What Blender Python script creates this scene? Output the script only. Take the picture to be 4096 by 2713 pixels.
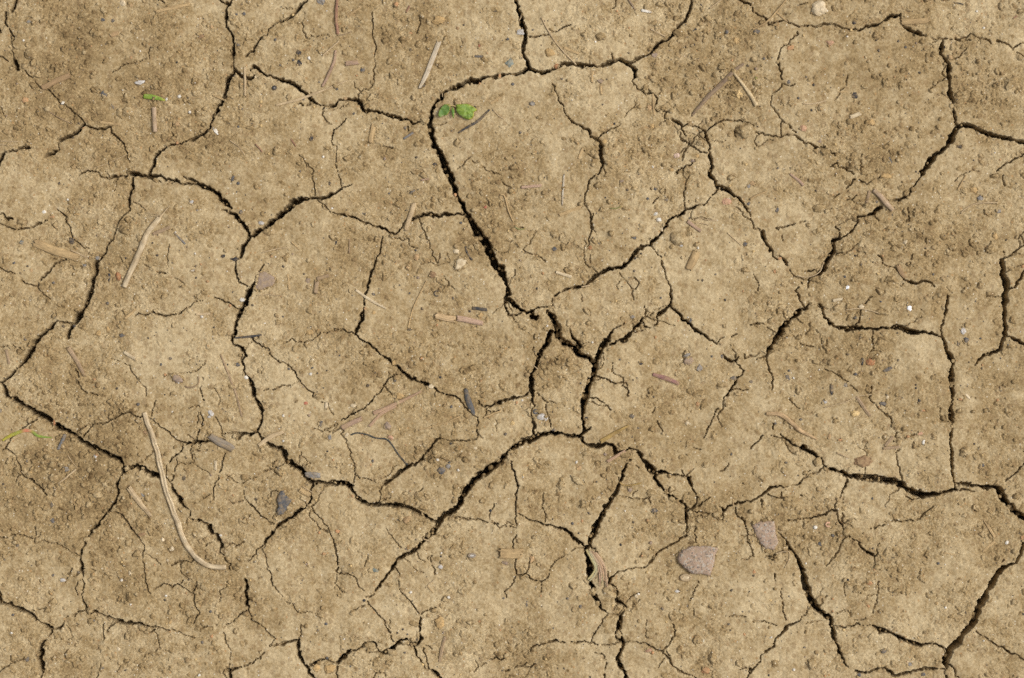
import bpy, math, random
import numpy as np

random.seed(7)
RNG = np.random.default_rng(11)
SC = bpy.context.scene
COL = SC.collection
for _o in list(bpy.data.objects):
    bpy.data.objects.remove(_o, do_unlink=True)

# ---------------------------------------------------------------- camera, sky, sun, exposure
S = 0.72 / 4096.0            # metres per survey unit: the strip of ground in view is 72 cm wide
CX, CY = 2048.0, 1356.5
cam_data = bpy.data.cameras.new('camera')
cam_data.sensor_width = 36.0
cam_data.lens = 75.0
cam_data.clip_start = 0.01
cam_data.clip_end = 200.0
cam = bpy.data.objects.new('camera', cam_data)
COL.objects.link(cam)
cam.location = (0.0, 0.0, 1.5)
cam.rotation_euler = (0.0, 0.0, 0.0)
SC.camera = cam

SUN_EL, SUN_AZ = 54.0, 78.0          # height of the veiled sun and its bearing, clockwise from +Y
world = bpy.data.worlds.new('World')
SC.world = world
world.use_nodes = True
wn = world.node_tree
wn.nodes.clear()
w_out = wn.nodes.new('ShaderNodeOutputWorld')
w_bg = wn.nodes.new('ShaderNodeBackground')
w_sky = wn.nodes.new('ShaderNodeTexSky')
w_sky.sky_type = 'NISHITA'
w_sky.sun_disc = False
w_sky.sun_elevation = math.radians(SUN_EL)
w_sky.sun_rotation = math.radians(SUN_AZ)
w_sky.air_density = 1.0
w_sky.dust_density = 6.0
w_sky.ozone_density = 1.0
w_hsv = wn.nodes.new('ShaderNodeHueSaturation')      # thin cloud takes the blue out of the sky
w_hsv.inputs['Saturation'].default_value = 0.30
wn.links.new(w_sky.outputs[0], w_hsv.inputs['Color'])
wn.links.new(w_hsv.outputs[0], w_bg.inputs['Color'])
w_bg.inputs['Strength'].default_value = 0.12
wn.links.new(w_bg.outputs[0], w_out.inputs['Surface'])

sun_data = bpy.data.lights.new('sun', 'SUN')
sun_data.energy = 1.5
sun_data.angle = math.radians(15.0)
sun_data.color = (1.0, 0.97, 0.92)
sun = bpy.data.objects.new('sun', sun_data)
COL.objects.link(sun)
sun.rotation_euler = (math.radians(90.0 - SUN_EL), 0.0, math.radians(180.0 - SUN_AZ))
sun.location = (1.5, 0.4, 2.0)

SC.view_settings.view_transform = 'Standard'
SC.view_settings.look = 'None'
SC.view_settings.gamma = 1.0
SC.view_settings.use_curve_mapping = False
SC.view_settings.exposure = 0.12
SC.render.engine = 'CYCLES'
SC.cycles.use_denoising = False
SC.cycles.max_bounces = 5
SC.cycles.diffuse_bounces = 2

# ---------------------------------------------------------------- helpers
def to_world(u, v):
    return (u - CX) * S, (CY - v) * S

def sheet(key, x, y):
    r, c = int(key[0]), int(key[1])
    y0 = (0, 700, 1400, 2013)[r]
    if c < 3:
        return c * 1000 + x * 1000.0 / 2240, y0 + y * 1000.0 / 2240
    return 3000 + x * 1096.0 / 2368, y0 + y * 700.0 / 1512

def sheet_k(key):
    return 1000.0 / 2240 if int(key[1]) < 3 else 1096.0 / 2368

def vnoise(X, Y, size, seed):
    r = np.random.default_rng(seed)
    n = 256
    lat = r.random((n, n)).astype(np.float32)
    x = np.asarray(X, np.float32) / size + 1000.37
    y = np.asarray(Y, np.float32) / size + 1000.71
    xi = np.floor(x).astype(np.int32); yi = np.floor(y).astype(np.int32)
    fx = x - xi; fy = y - yi
    fx = fx * fx * (3 - 2 * fx); fy = fy * fy * (3 - 2 * fy)
    x0 = xi % n; x1 = (xi + 1) % n; y0 = yi % n; y1 = (yi + 1) % n
    a = lat[y0, x0] * (1 - fx) + lat[y0, x1] * fx
    b = lat[y1, x0] * (1 - fx) + lat[y1, x1] * fx
    return (a * (1 - fy) + b * fy) * 2 - 1

def new_mesh(name, verts, faces, smooth=True):
    me = bpy.data.meshes.new(name)
    me.from_pydata([tuple(map(float, p)) for p in verts], [], [tuple(int(i) for i in f) for f in faces])
    if smooth:
        me.polygons.foreach_set('use_smooth', [True] * len(me.polygons))
    me.update()
    return me

def fast_mesh(name, co, quads):
    me = bpy.data.meshes.new(name)
    nv, nf = len(co), len(quads)
    k = quads.shape[1]
    me.vertices.add(nv)
    me.vertices.foreach_set('co', np.ascontiguousarray(co, np.float32).ravel())
    me.loops.add(nf * k)
    me.loops.foreach_set('vertex_index', np.ascontiguousarray(quads, np.int32).ravel())
    me.polygons.add(nf)
    me.polygons.foreach_set('loop_start', np.arange(0, nf * k, k, dtype=np.int32))
    me.polygons.foreach_set('use_smooth', np.ones(nf, bool))
    me.update(calc_edges=True)
    return me

def add_obj(name, me, mat, parent=None, label=None, cat=None, group=None, kind=None, loc=None, color=None):
    o = bpy.data.objects.new(name, me)
    COL.objects.link(o)
    if mat is not None and me is not None:
        me.materials.append(mat) if not me.materials else None
    if parent is not None:
        o.parent = parent
    if loc is not None:
        o.location = loc
    if label: o['label'] = label
    if cat: o['category'] = cat
    if group: o['group'] = group
    if kind: o['kind'] = kind
    if color is not None:
        o.color = (color[0], color[1], color[2], 1.0)
    return o

def float_attr(me, name, arr):
    a = me.attributes.new(name, 'FLOAT', 'POINT')
    a.data.foreach_set('value', np.ascontiguousarray(arr, np.float32).ravel())

def icosphere(sub):
    t = (1 + 5 ** 0.5) / 2
    v = [(-1, t, 0), (1, t, 0), (-1, -t, 0), (1, -t, 0), (0, -1, t), (0, 1, t), (0, -1, -t), (0, 1, -t),
         (t, 0, -1), (t, 0, 1), (-t, 0, -1), (-t, 0, 1)]
    v = [np.array(p, float) / np.linalg.norm(p) for p in v]
    f = [(0, 11, 5), (0, 5, 1), (0, 1, 7), (0, 7, 10), (0, 10, 11), (1, 5, 9), (5, 11, 4), (11, 10, 2), (10, 7, 6),
         (7, 1, 8), (3, 9, 4), (3, 4, 2), (3, 2, 6), (3, 6, 8), (3, 8, 9), (4, 9, 5), (2, 4, 11), (6, 2, 10),
         (8, 6, 7), (9, 8, 1)]
    for _ in range(sub):
        mid, nf = {}, []
        def m(a, b):
            k = (min(a, b), max(a, b))
            if k not in mid:
                p = v[a] + v[b]
                v.append(p / np.linalg.norm(p)); mid[k] = len(v) - 1
            return mid[k]
        for a, b, c in f:
            ab, bc, ca = m(a, b), m(b, c), m(c, a)
            nf += [(a, ab, ca), (b, bc, ab), (c, ca, bc), (ab, bc, ca)]
        f = nf
    return np.array(v), np.array(f)

# ---------------------------------------------------------------- materials
def mat_base(name):
    m = bpy.data.materials.new(name)
    m.use_nodes = True
    nt = m.node_tree
    nt.nodes.clear()
    out = nt.nodes.new('ShaderNodeOutputMaterial')
    bs = nt.nodes.new('ShaderNodeBsdfPrincipled')
    nt.links.new(bs.outputs[0], out.inputs['Surface'])
    return m, nt, bs

def N(nt, typ, **kw):
    n = nt.nodes.new(typ)
    for k, val in kw.items():
        setattr(n, k, val)
    return n

def noise(nt, vec, px, detail=2.0, rough=0.5):
    n = N(nt, 'ShaderNodeTexNoise')
    n.inputs['Scale'].default_value = 1.0 / (px * S)
    n.inputs['Detail'].default_value = detail
    n.inputs['Roughness'].default_value = rough
    nt.links.new(vec, n.inputs['Vector'])
    return n.outputs['Fac']

def mathn(nt, op, a, b, clamp=False):
    n = N(nt, 'ShaderNodeMath', operation=op, use_clamp=clamp)
    for i, x in enumerate((a, b)):
        if isinstance(x, (int, float)):
            n.inputs[i].default_value = x
        elif x is not None:
            nt.links.new(x, n.inputs[i])
    return n.outputs[0]

def mixc(nt, fac, a, b, blend='MIX'):
    n = N(nt, 'ShaderNodeMix', data_type='RGBA', blend_type=blend)
    for sock, x in ((n.inputs[0], fac), (n.inputs[6], a), (n.inputs[7], b)):
        if isinstance(x, (int, float)):
            sock.default_value = x
        elif isinstance(x, tuple):
            sock.default_value = (x[0], x[1], x[2], 1.0)
        else:
            nt.links.new(x, sock)
    return n.outputs[2]

def grey(nt, val):
    c = N(nt, 'ShaderNodeCombineColor')
    for i in range(3):
        nt.links.new(val, c.inputs[i])
    return c.outputs[0]

PALE = (0.490, 0.387, 0.229)
MID = (0.294, 0.208, 0.101)
DARK = (0.130, 0.083, 0.036)

def soil_material():
    m, nt, bs = mat_base('dry_clay')
    pos = N(nt, 'ShaderNodeNewGeometry').outputs['Position']
    at = N(nt, 'ShaderNodeAttribute', attribute_name='loam').outputs['Fac']
    n1 = noise(nt, pos, 48, 4.0, 0.68)
    n2 = noise(nt, pos, 9, 1.0, 0.6)
    gr = N(nt, 'ShaderNodeAttribute', attribute_name='grain').outputs['Fac']     # crumbly 1, skinned over 0
    f = mathn(nt, 'ADD', at, mathn(nt, 'MULTIPLY', mathn(nt, 'SUBTRACT', n1, 0.5), 1.05))
    f = mathn(nt, 'ADD', f, mathn(nt, 'MULTIPLY', mathn(nt, 'SUBTRACT', gr, 0.5), 0.10))
    f = mathn(nt, 'ADD', f, mathn(nt, 'MULTIPLY', mathn(nt, 'SUBTRACT', n2, 0.5), 0.70))
    ramp = N(nt, 'ShaderNodeValToRGB')
    e = ramp.color_ramp.elements
    e[0].position = 0.10; e[0].color = (*PALE, 1)
    e[1].position = 1.0; e[1].color = (*DARK, 1)
    k = ramp.color_ramp.elements.new(0.58); k.color = (*MID, 1)
    nt.links.new(f, ramp.inputs[0])
    col = ramp.outputs[0]
    # fine sand in the clay
    n3 = noise(nt, pos, 5.0, 1.0, 0.6)
    v3 = mathn(nt, 'ADD', mathn(nt, 'MULTIPLY', mathn(nt, 'SUBTRACT', n3, 0.5), mathn(nt, 'ADD', mathn(nt, 'MULTIPLY', gr, 1.2), 0.15)), 1.0)
    col = mixc(nt, 1.0, col, grey(nt, v3), 'MULTIPLY')
    # slight hue drift
    n4 = noise(nt, pos, 160, 1.0, 0.5)
    col = mixc(nt, mathn(nt, 'MULTIPLY', n4, 0.16), col, mixc(nt, 1.0, col, (1.05, 0.93, 0.80), 'MULTIPLY'))
    # scattered mineral grains: dark, rusty, pale
    for size, seed, limit, thr, c in ((24.0, 1.7, 0.70, 0.40, (0.24, 0.155, 0.075)), (13.0, 0.0, 0.965, 0.24, (0.055, 0.05, 0.047)), (17.0, 3.1, 0.955, 0.24, (0.36, 0.21, 0.09)),
                                      (11.0, 7.7, 0.955, 0.24, (0.64, 0.57, 0.44))):
        vo = N(nt, 'ShaderNodeTexVoronoi')
        vo.inputs['Scale'].default_value = 1.0 / (size * S)
        off = N(nt, 'ShaderNodeVectorMath', operation='ADD')
        off.inputs[1].default_value = (seed, seed * 0.7, seed * 0.3)
        nt.links.new(pos, off.inputs[0])
        nt.links.new(off.outputs[0], vo.inputs['Vector'])
        sep = N(nt, 'ShaderNodeSeparateColor')
        nt.links.new(vo.outputs['Color'], sep.inputs[0])
        msk = mathn(nt, 'MULTIPLY', mathn(nt, 'LESS_THAN', vo.outputs['Distance'], thr),
                    mathn(nt, 'GREATER_THAN', sep.outputs[0], limit))
        col = mixc(nt, mathn(nt, 'MULTIPLY', msk, 0.8 if size < 20 else 0.42), col, c)
    nt.links.new(col, bs.inputs['Base Color'])
    bs.inputs['Roughness'].default_value = 0.95
    bs.inputs['Specular IOR Level'].default_value = 0.15
    b = N(nt, 'ShaderNodeBump')
    b.inputs['Strength'].default_value = 0.7
    b.inputs['Distance'].default_value = 0.0007
    nt.links.new(noise(nt, pos, 12.0, 3.0, 0.65), b.inputs['Height'])
    nt.links.new(b.outputs[0], bs.inputs['Normal'])
    return m

def stone_material(name, dust=0.35, rough=0.8, grain=None):
    m, nt, bs = mat_base(name)
    pos = N(nt, 'ShaderNodeNewGeometry').outputs['Position']
    base = N(nt, 'ShaderNodeObjectInfo').outputs['Color']
    n1 = noise(nt, pos, 9, 3.0, 0.6)
    col = mixc(nt, 1.0, base, grey(nt, mathn(nt, 'ADD', mathn(nt, 'MULTIPLY', n1, 1.1), 0.45)), 'MULTIPLY')
    if grain:
        vo = N(nt, 'ShaderNodeTexVoronoi')
        vo.inputs['Scale'].default_value = 1.0 / (5.5 * S)
        nt.links.new(pos, vo.inputs['Vector'])
        sep = N(nt, 'ShaderNodeSeparateColor')
        nt.links.new(vo.outputs['Color'], sep.inputs[0])
        col = mixc(nt, mathn(nt, 'GREATER_THAN', sep.outputs[0], 0.78), col, (0.37, 0.25, 0.175))
        col = mixc(nt, mathn(nt, 'GREATER_THAN', sep.outputs[1], 0.80), col, (0.40, 0.345, 0.28))
        col = mixc(nt, mathn(nt, 'GREATER_THAN', sep.outputs[2], 0.90), col, (0.13, 0.11, 0.095))
        n9 = noise(nt, pos, 60, 2.0, 0.5)
        col = mixc(nt, mathn(nt, 'MULTIPLY', mathn(nt, 'SUBTRACT', n9, 0.4, True), 1.2, True), col, (0.35, 0.25, 0.185))
    n2 = noise(nt, pos, 14, 3.0, 0.65)
    d = mathn(nt, 'MULTIPLY', mathn(nt, 'SUBTRACT', n2, 0.42, True), dust * 6.0, True)
    col = mixc(nt, mathn(nt, 'MULTIPLY', d, 0.85), col, (0.36, 0.25, 0.125))
    nt.links.new(col, bs.inputs['Base Color'])
    bs.inputs['Roughness'].default_value = rough
    bs.inputs['Specular IOR Level'].default_value = 0.3
    b = N(nt, 'ShaderNodeBump')
    b.inputs['Strength'].default_value = 0.5
    b.inputs['Distance'].default_value = 0.0004
    nt.links.new(noise(nt, pos, 7, 3.0, 0.6), b.inputs['Height'])
    nt.links.new(b.outputs[0], bs.inputs['Normal'])
    return m

def straw_material():
    m, nt, bs = mat_base('dry_straw')
    pos = N(nt, 'ShaderNodeNewGeometry').outputs['Position']
    base = N(nt, 'ShaderNodeObjectInfo').outputs['Color']
    u = N(nt, 'ShaderNodeAttribute', attribute_name='across').outputs['Fac']
    v = N(nt, 'ShaderNodeAttribute', attribute_name='along').outputs['Fac']
    cx = N(nt, 'ShaderNodeCombineXYZ')
    nt.links.new(mathn(nt, 'MULTIPLY', u, 9.0), cx.inputs[0])
    nt.links.new(mathn(nt, 'MULTIPLY', v, 0.03), cx.inputs[1])
    rnd = N(nt, 'ShaderNodeObjectInfo').outputs['Random']
    nt.links.new(mathn(nt, 'MULTIPLY', rnd, 50.0), cx.inputs[2])
    ns = N(nt, 'ShaderNodeTexNoise')
    ns.inputs['Scale'].default_value = 1.0
    ns.inputs['Detail'].default_value = 3.0
    nt.links.new(cx.outputs[0], ns.inputs['Vector'])
    col = mixc(nt, 1.0, base, grey(nt, mathn(nt, 'ADD', mathn(nt, 'MULTIPLY', ns.outputs['Fac'], 1.5), 0.28)), 'MULTIPLY')
    st = noise(nt, pos, 75, 3.0, 0.6)          # weather stains along the stem
    col = mixc(nt, mathn(nt, 'MULTIPLY', mathn(nt, 'SUBTRACT', st, 0.50, True), 3.5, True), col, mixc(nt, 1.0, col, (0.55, 0.52, 0.50), 'MULTIPLY'))
    n2 = noise(nt, pos, 26, 3.0, 0.6)
    d = mathn(nt, 'MULTIPLY', mathn(nt, 'SUBTRACT', n2, 0.46, True), 5.0, True)
    col = mixc(nt, mathn(nt, 'MULTIPLY', d, 0.5), col, (0.33, 0.225, 0.11))
    nt.links.new(col, bs.inputs['Base Color'])
    bs.inputs['Roughness'].default_value = 0.75
    bs.inputs['Specular IOR Level'].default_value = 0.25
    b = N(nt, 'ShaderNodeBump')
    b.inputs['Strength'].default_value = 0.5
    b.inputs['Distance'].default_value = 0.0004
    nt.links.new(ns.outputs['Fac'], b.inputs['Height'])
    nt.links.new(b.outputs[0], bs.inputs['Normal'])
    return m

def leaf_material():
    m, nt, bs = mat_base('green_leaf')
    pos = N(nt, 'ShaderNodeNewGeometry').outputs['Position']
    base = N(nt, 'ShaderNodeObjectInfo').outputs['Color']
    n1 = noise(nt, pos, 22, 3.0, 0.6)
    col = mixc(nt, mathn(nt, 'MULTIPLY', mathn(nt, 'SUBTRACT', n1, 0.42, True), 3.0, True), base,
               mixc(nt, 1.0, base, (0.45, 0.60, 0.8), 'MULTIPLY'))
    rim = N(nt, 'ShaderNodeAttribute', attribute_name='rim').outputs['Fac']
    col = mixc(nt, rim, col, (0.42, 0.30, 0.03))
    red = N(nt, 'ShaderNodeAttribute', attribute_name='red').outputs['Fac']
    col = mixc(nt, red, col, (0.48, 0.17, 0.09))
    n2 = noise(nt, pos, 12, 3.0, 0.7)
    d = mathn(nt, 'MULTIPLY', mathn(nt, 'SUBTRACT', n2, 0.55, True), 5.0, True)
    col = mixc(nt, mathn(nt, 'MULTIPLY', d, 0.5), col, (0.42, 0.36, 0.22))
    nt.links.new(col, bs.inputs['Base Color'])
    bs.inputs['Roughness'].default_value = 0.65
    b = N(nt, 'ShaderNodeBump')
    b.inputs['Strength'].default_value = 0.6
    b.inputs['Distance'].default_value = 0.0006
    nt.links.new(noise(nt, pos, 18, 2.0, 0.5), b.inputs['Height'])
    nt.links.new(b.outputs[0], bs.inputs['Normal'])
    return m

SOIL = soil_material()
STONE = stone_material('dusty_stone', dust=0.45)
GRANITE = stone_material('granite_stone', dust=0.26, grain=True)
MINERAL = stone_material('clean_mineral', dust=0.25, rough=0.5)
STRAW = straw_material()
LEAF = leaf_material()
# ---------------------------------------------------------------- crack network
# one line per crack: points x,y[,width]; the letter pairs are survey sheets (row, column)
CRACKS = {
'00': """150,0,22 130,60 105,100,18
40,110,16 50,190,22 60,235
75,260,14 95,300,18 110,325 90,335,5 95,390,4 125,530,4
125,545,22 150,585 155,625,18 190,645,8 230,645 260,680,14 300,690,8
300,710,5 350,780 430,810,8 475,850,12 510,890,14 530,920 590,950,8 650,995,12 680,1030,14 725,1060,12 750,1100,14
-5,270,20 10,300,14
-5,500,8 75,545,6
750,1100,24 715,1150 680,1195,22 600,1235,26 530,1260,28 515,1290,8 515,1340,6 480,1360,20 420,1390,22 395,1415,14
750,1100,10 800,1140,16 870,1155,18 940,1150,18 990,1135,20 995,1190,16 1050,1240,14 1095,1290,12 1110,1330,8 1135,1375,7 1150,1430,3 1155,1450,2
275,1325,10 200,1330,28 130,1350,22 60,1355,20 20,1390,30 -5,1450,44
2080,0,14 2050,45,14
1960,-5,14 2035,40,18 2030,110,22 2020,190,18 2020,240,14 2060,275,14 2090,350,18 2095,420,18 2090,490,20 2085,530,6 2085,590,6 2100,650,24
2100,650,24 2040,720,34 2025,800,36 2010,870,32 1960,960,32 1920,1040,30 1885,1110,28 1890,1145,16 1830,1185,24 1770,1235,20 1720,1255,20 1660,1270,10 1620,1285,10 1550,1300,18 1490,1310,20 1430,1360,28 1385,1410,28 1375,1480,30 1345,1540,26 1335,1580,30
2085,610,12 2130,665,22 2160,690,20 2240,705,20 2275,705,14 2285,680,8
700,1560,8 740,1540,12 800,1535,12 880,1535,12 890,1565,10
1110,1580,14 1160,1550,28 1210,1562,34 1260,1572,20 1335,1580,30 1430,1568,18
1530,1100,3 1535,1190,6 1575,1240,4
1340,430,8 1335,500,5 1330,530,3
1010,650,4 1060,610 1140,570,8 1190,565,5 1270,540,5 1310,520,3
1390,0,8 1440,10,10 1470,25,5""",
'01': """520,-5,20 470,35,24 425,90,28 390,135,14 350,165,16 290,195,12 250,205,7 200,245,8 165,270,12 155,300,10 120,330,14 80,370,16 45,420,16 15,470,16 -20,495,10 -50,510,4
0,630,10 40,600,20 110,660,20 180,685,22 270,715,30 350,740,28 440,795,34 500,835,26 540,890,26 580,920,26 620,930,10 660,950,8 690,955,16 760,945,26 800,900,20 860,895,18 930,890,24 960,890,30 1000,960,36 1040,1000,26 1090,995,16 1170,1010,26 1260,1045,30 1340,1065,32 1420,1080,26 1450,1110,18 1510,1095,16 1550,1080,14 1600,1090,20
430,935,8 480,945,10 540,935,10 590,930,8
660,960,10 645,990,14 645,1040,10 690,1090,6 715,1110,4
855,1065,5 820,1110,7 790,1140,8 745,1175,14 735,1225,14 725,1270,8 730,1290,6 770,1320,3 770,1400,4 760,1470,3 775,1540,3
2240,685,24 2200,690,26 2130,690,30 2060,715,34 1980,725,36 1900,755,36 1840,785,30 1770,805,34 1735,840,36 1710,890,30 1660,920,30 1640,970,34 1620,1040,34 1605,1090,30 1625,1150,42 1630,1220,46 1645,1290,48 1690,1360,44 1720,1420,52 1745,1490,52 1790,1568,54
1600,1100,4 1700,1120,5 1760,1105,3
960,880,6 990,830,6 1030,800,8 1060,800,4
925,740,3 945,790,5 1000,830,5
1085,120,3 1100,190,9 1090,290,3 1110,370,3 1135,430,8 1120,490,7 1115,580,3 1105,650,4 1110,740,4 1080,790,3
480,110,2 475,270,2
1890,340,2 1905,450,3
1410,1130,6 1420,1180,4
1200,1310,6 1275,1320,8
430,1380,2 480,1420,2 520,1500,3
1970,1410,2 1910,1480,3 1860,1515,2
1990,1440,2 2060,1480,3 2140,1530,4 2240,1568,4""",
'02': """140,-10,24 160,60,38 180,140,40 195,220,34 230,290,36 230,340,26 215,410,32 210,480,28 240,540,32 255,600,34 230,625,30
250,620,28 200,650,34 140,670,26 70,670,26 0,685,24
250,620,30 310,630,28 360,650,24 390,660,24 440,635,24 490,605,24 560,580,26 620,575,28 680,575,24 740,590,26 810,595,20 870,600,20 930,585,24 990,560,24 1040,545,20 1090,545,28 1130,570,26 1180,590,26 1205,640,30 1205,680,20 1185,720,6 1215,790,6 1265,820,8 1300,840,6 1340,840,10 1365,840,6
1165,570,16 1210,530,18 1280,510,14 1330,495,10 1365,460,18 1400,410,26 1450,380,22 1500,360,26 1540,315,26 1580,270,18 1610,225,20 1660,185,18 1680,140,20 1710,80,18 1715,-5,14
1365,840,5 1410,880,12 1400,960,10 1405,1000,6
1405,1000,5 1470,995,20 1500,1000,10
1480,1020,8 1480,1070,6 1530,1060,6 1570,1080,24 1620,1105,26 1640,1130,14 1700,1110,8 1760,1125,12 1810,1145,14 1840,1165,14 1855,1230,18 1875,1300,20 1880,1350,18 1890,1420,24 1895,1490,24 1880,1568,26
1630,1140,12 1640,1180,14 1670,1220,12
1610,1180,6 1615,1240,8 1680,1270,10 1740,1320,12 1800,1355,12 1870,1365,14
1855,1160,12 1900,1125,10 1960,1100,8 2000,1075,8 2060,1085,8 2090,1090,6 2120,1080,8 2190,1090,14 2240,1105,14
2110,1150,7 2115,1220,6
470,750,3 500,830,7 530,900,10 570,960,14 570,980,10 590,1040,7
590,1040,16 640,1085,14 700,1120,14 750,1155,14 795,1170,16 805,1215,16 860,1240,16 885,1270,22 905,1340,22 895,1410,22 920,1460,20 910,1510,16 880,1568,14
920,1500,6 945,1560,6
880,1240,10 920,1190,12 990,1160,9 1060,1125,7 1075,1085,5 1110,1040,4 1180,970,4 1220,945,3
260,325,8 320,335,8 400,320,9 445,315,9
470,295,6 540,260,8 590,235,9 635,225,8
1040,0,6 1030,60,4 1010,80,3
2140,-5,14 2190,25,16 2240,35,14
1585,1568,12 1600,1520,12 1650,1500,9 1710,1480,10 1750,1435,8
1690,1290,6 1650,1370,5 1630,1440,5
1000,490,5 1010,530,5
1880,1270,4 1990,1265,4 2020,1260,3""",
'03': """0,30,12 20,60,10 30,110,12 90,135,12 140,170,14 165,215,10 230,185,9 290,175,9
290,175,5 350,205,8 420,225,12 500,215,12 580,235,14 640,205,14 720,210,12 770,225,12 810,250,14 860,260,10 900,245,10 930,270,14 975,250,16 1040,225,20 1100,220,14 1140,190,14 1200,155,20 1285,130,24 1300,160,8 1320,220,8
410,270,7 410,300,9 350,340,5 320,390,7 260,410,5 240,490,8 230,520,12 250,580,16 265,640,14 270,670,10 275,720,5 250,770,5 190,810,4 170,900,4
170,910,4 230,970,7 265,1030,6 265,1100,7 265,1170,5
270,1040,6 330,1085,8 400,1150,8
0,1070,8 30,1090,6
45,1150,8 100,1145,10 130,1165,14 180,1170,12 240,1185,10 310,1175,8 380,1160,10 430,1210,16 465,1240,20 520,1240,14 570,1280,14
570,1280,6 640,1275,6 690,1310,8 735,1330,8 740,1355,8
1325,225,16 1370,255,20 1450,290,20 1500,305,10 1550,325,10 1630,340,10 1700,330,14 1790,340,18 1840,330,8 1900,290,8
1990,335,10 2040,350,14 2070,375,14
2140,355,10 2190,365,12 2240,400,10 2280,435,8
2300,455,10 2340,465,14 2375,480,14
2280,420,8 2310,390,8 2375,375,8
1800,345,4 1900,345,5
1655,345,8 1655,370,16 1655,410,30 1640,460,18 1670,500,22 1710,530,26 1720,600,24 1715,670,18 1725,720,16 1725,790,30 1735,840,26 1760,885,18 1750,930,8 1755,970,22 1775,1030,18 1785,1085,14 1800,1090,22
1800,1090,22 1860,1080,36 1930,1095,36 1980,1130,24 2030,1150,24 2080,1165,28 2130,1180,26 2190,1190,26 2250,1200,22 2310,1220,20 2375,1245,30
1800,1095,24 1755,1150,36 1730,1210,40 1700,1265,36 1650,1310,30 1600,1335,30 1560,1390,44 1530,1440,32 1490,1490,30 1480,1512,14
1560,770,4 1620,710,4 1700,675,4
955,1480,3 965,1340,3
2375,1330,12 2330,1360,8 2260,1390,8 2190,1430,8 2130,1480,12
690,1440,5 750,1410,8 770,1440,10 830,1460,10 880,1485,12 900,1512,8
420,40,5 490,20,4
275,125,5 340,115,5""",
'10': """890,5,14 960,30,18 1050,10,18 1110,0,12
1190,0,20 1190,60,26 1180,130,24 1160,190,26 1160,290,14 1160,320,14 1120,350,10 1080,390,10 1060,440,8 1030,500,12 1010,580,12 970,620,14 950,670,14 935,710,14 890,750,20 850,780,22 860,830,30 860,900,30 820,940,28 820,990,30 800,1080,28 780,1140,28 745,1200,34 710,1260,38 680,1310,34 650,1335,14 620,1400,24 610,1470,16
1330,12,30 1390,2,18 1450,10,14 1490,45,18 1570,45,20 1610,78,12 1660,85,16 1760,85,16 1800,100,20
1420,50,8 1440,65,8
1640,15,12 1710,40,18 1760,70,26 1810,100,30 1870,115,32 1930,150,36 1970,210,34 2020,250,30 2070,295,22
1985,315,8 2050,335,20 2100,350,36 2150,410,38 2200,470,34 2235,530,34 2225,580,36 2190,620,44 2165,690,34 2140,750,14 2110,800,12 2110,860,18 2130,920,14 2145,965,12 2200,990,14 2240,995,14
2262,1000,30 2230,1040,40 2215,1100,40 2190,1170,44 2150,1220,40 2140,1270,36 2125,1300,20 2110,1330,20 2105,1400,22 2085,1470,28 2090,1500,10 2105,1520,14 2150,1535,22 2180,1575,22
2290,955,10 2262,1000,30
1920,1105,8 1960,1110,12 2010,1140,12 2080,1150,10 2130,1200,10
660,1320,10 600,1330,14 510,1315,14 460,1360,22 400,1415,30 350,1460,34 310,1510,40 295,1568,34
1200,1250,6 1270,1250,10 1330,1245,10 1370,1230,12 1420,1250,14 1470,1260,14 1530,1250,12 1590,1250,12 1640,1220,10 1690,1180,6 1740,1140,6 1810,1130,7
-5,350,12 30,350,12 50,390,20 110,400,14
-5,440,6 60,460,10 110,480,14 180,490,16 240,470,16 300,455,14 360,425,14 420,400,12
510,315,10 550,350,12 590,375,14 580,400,8 620,470,6 650,560,6 700,610,6 740,640,8 790,660,6
-5,820,10 70,865,12 150,895,12 190,930,10 250,985,8 330,1000,10 360,950,14 410,890,14 450,850,14 480,800,14 540,775,8 590,755,7
330,1000,6 390,1070,5 450,1115,4
1430,880,7 1510,885,10
1300,805,5 1380,850,5 1430,885,6
1560,925,5 1640,970,4
-5,1540,6 60,1530,5
110,1520,5 200,1568,6
1190,240,5 1270,280,4 1300,320,4""",
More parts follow.
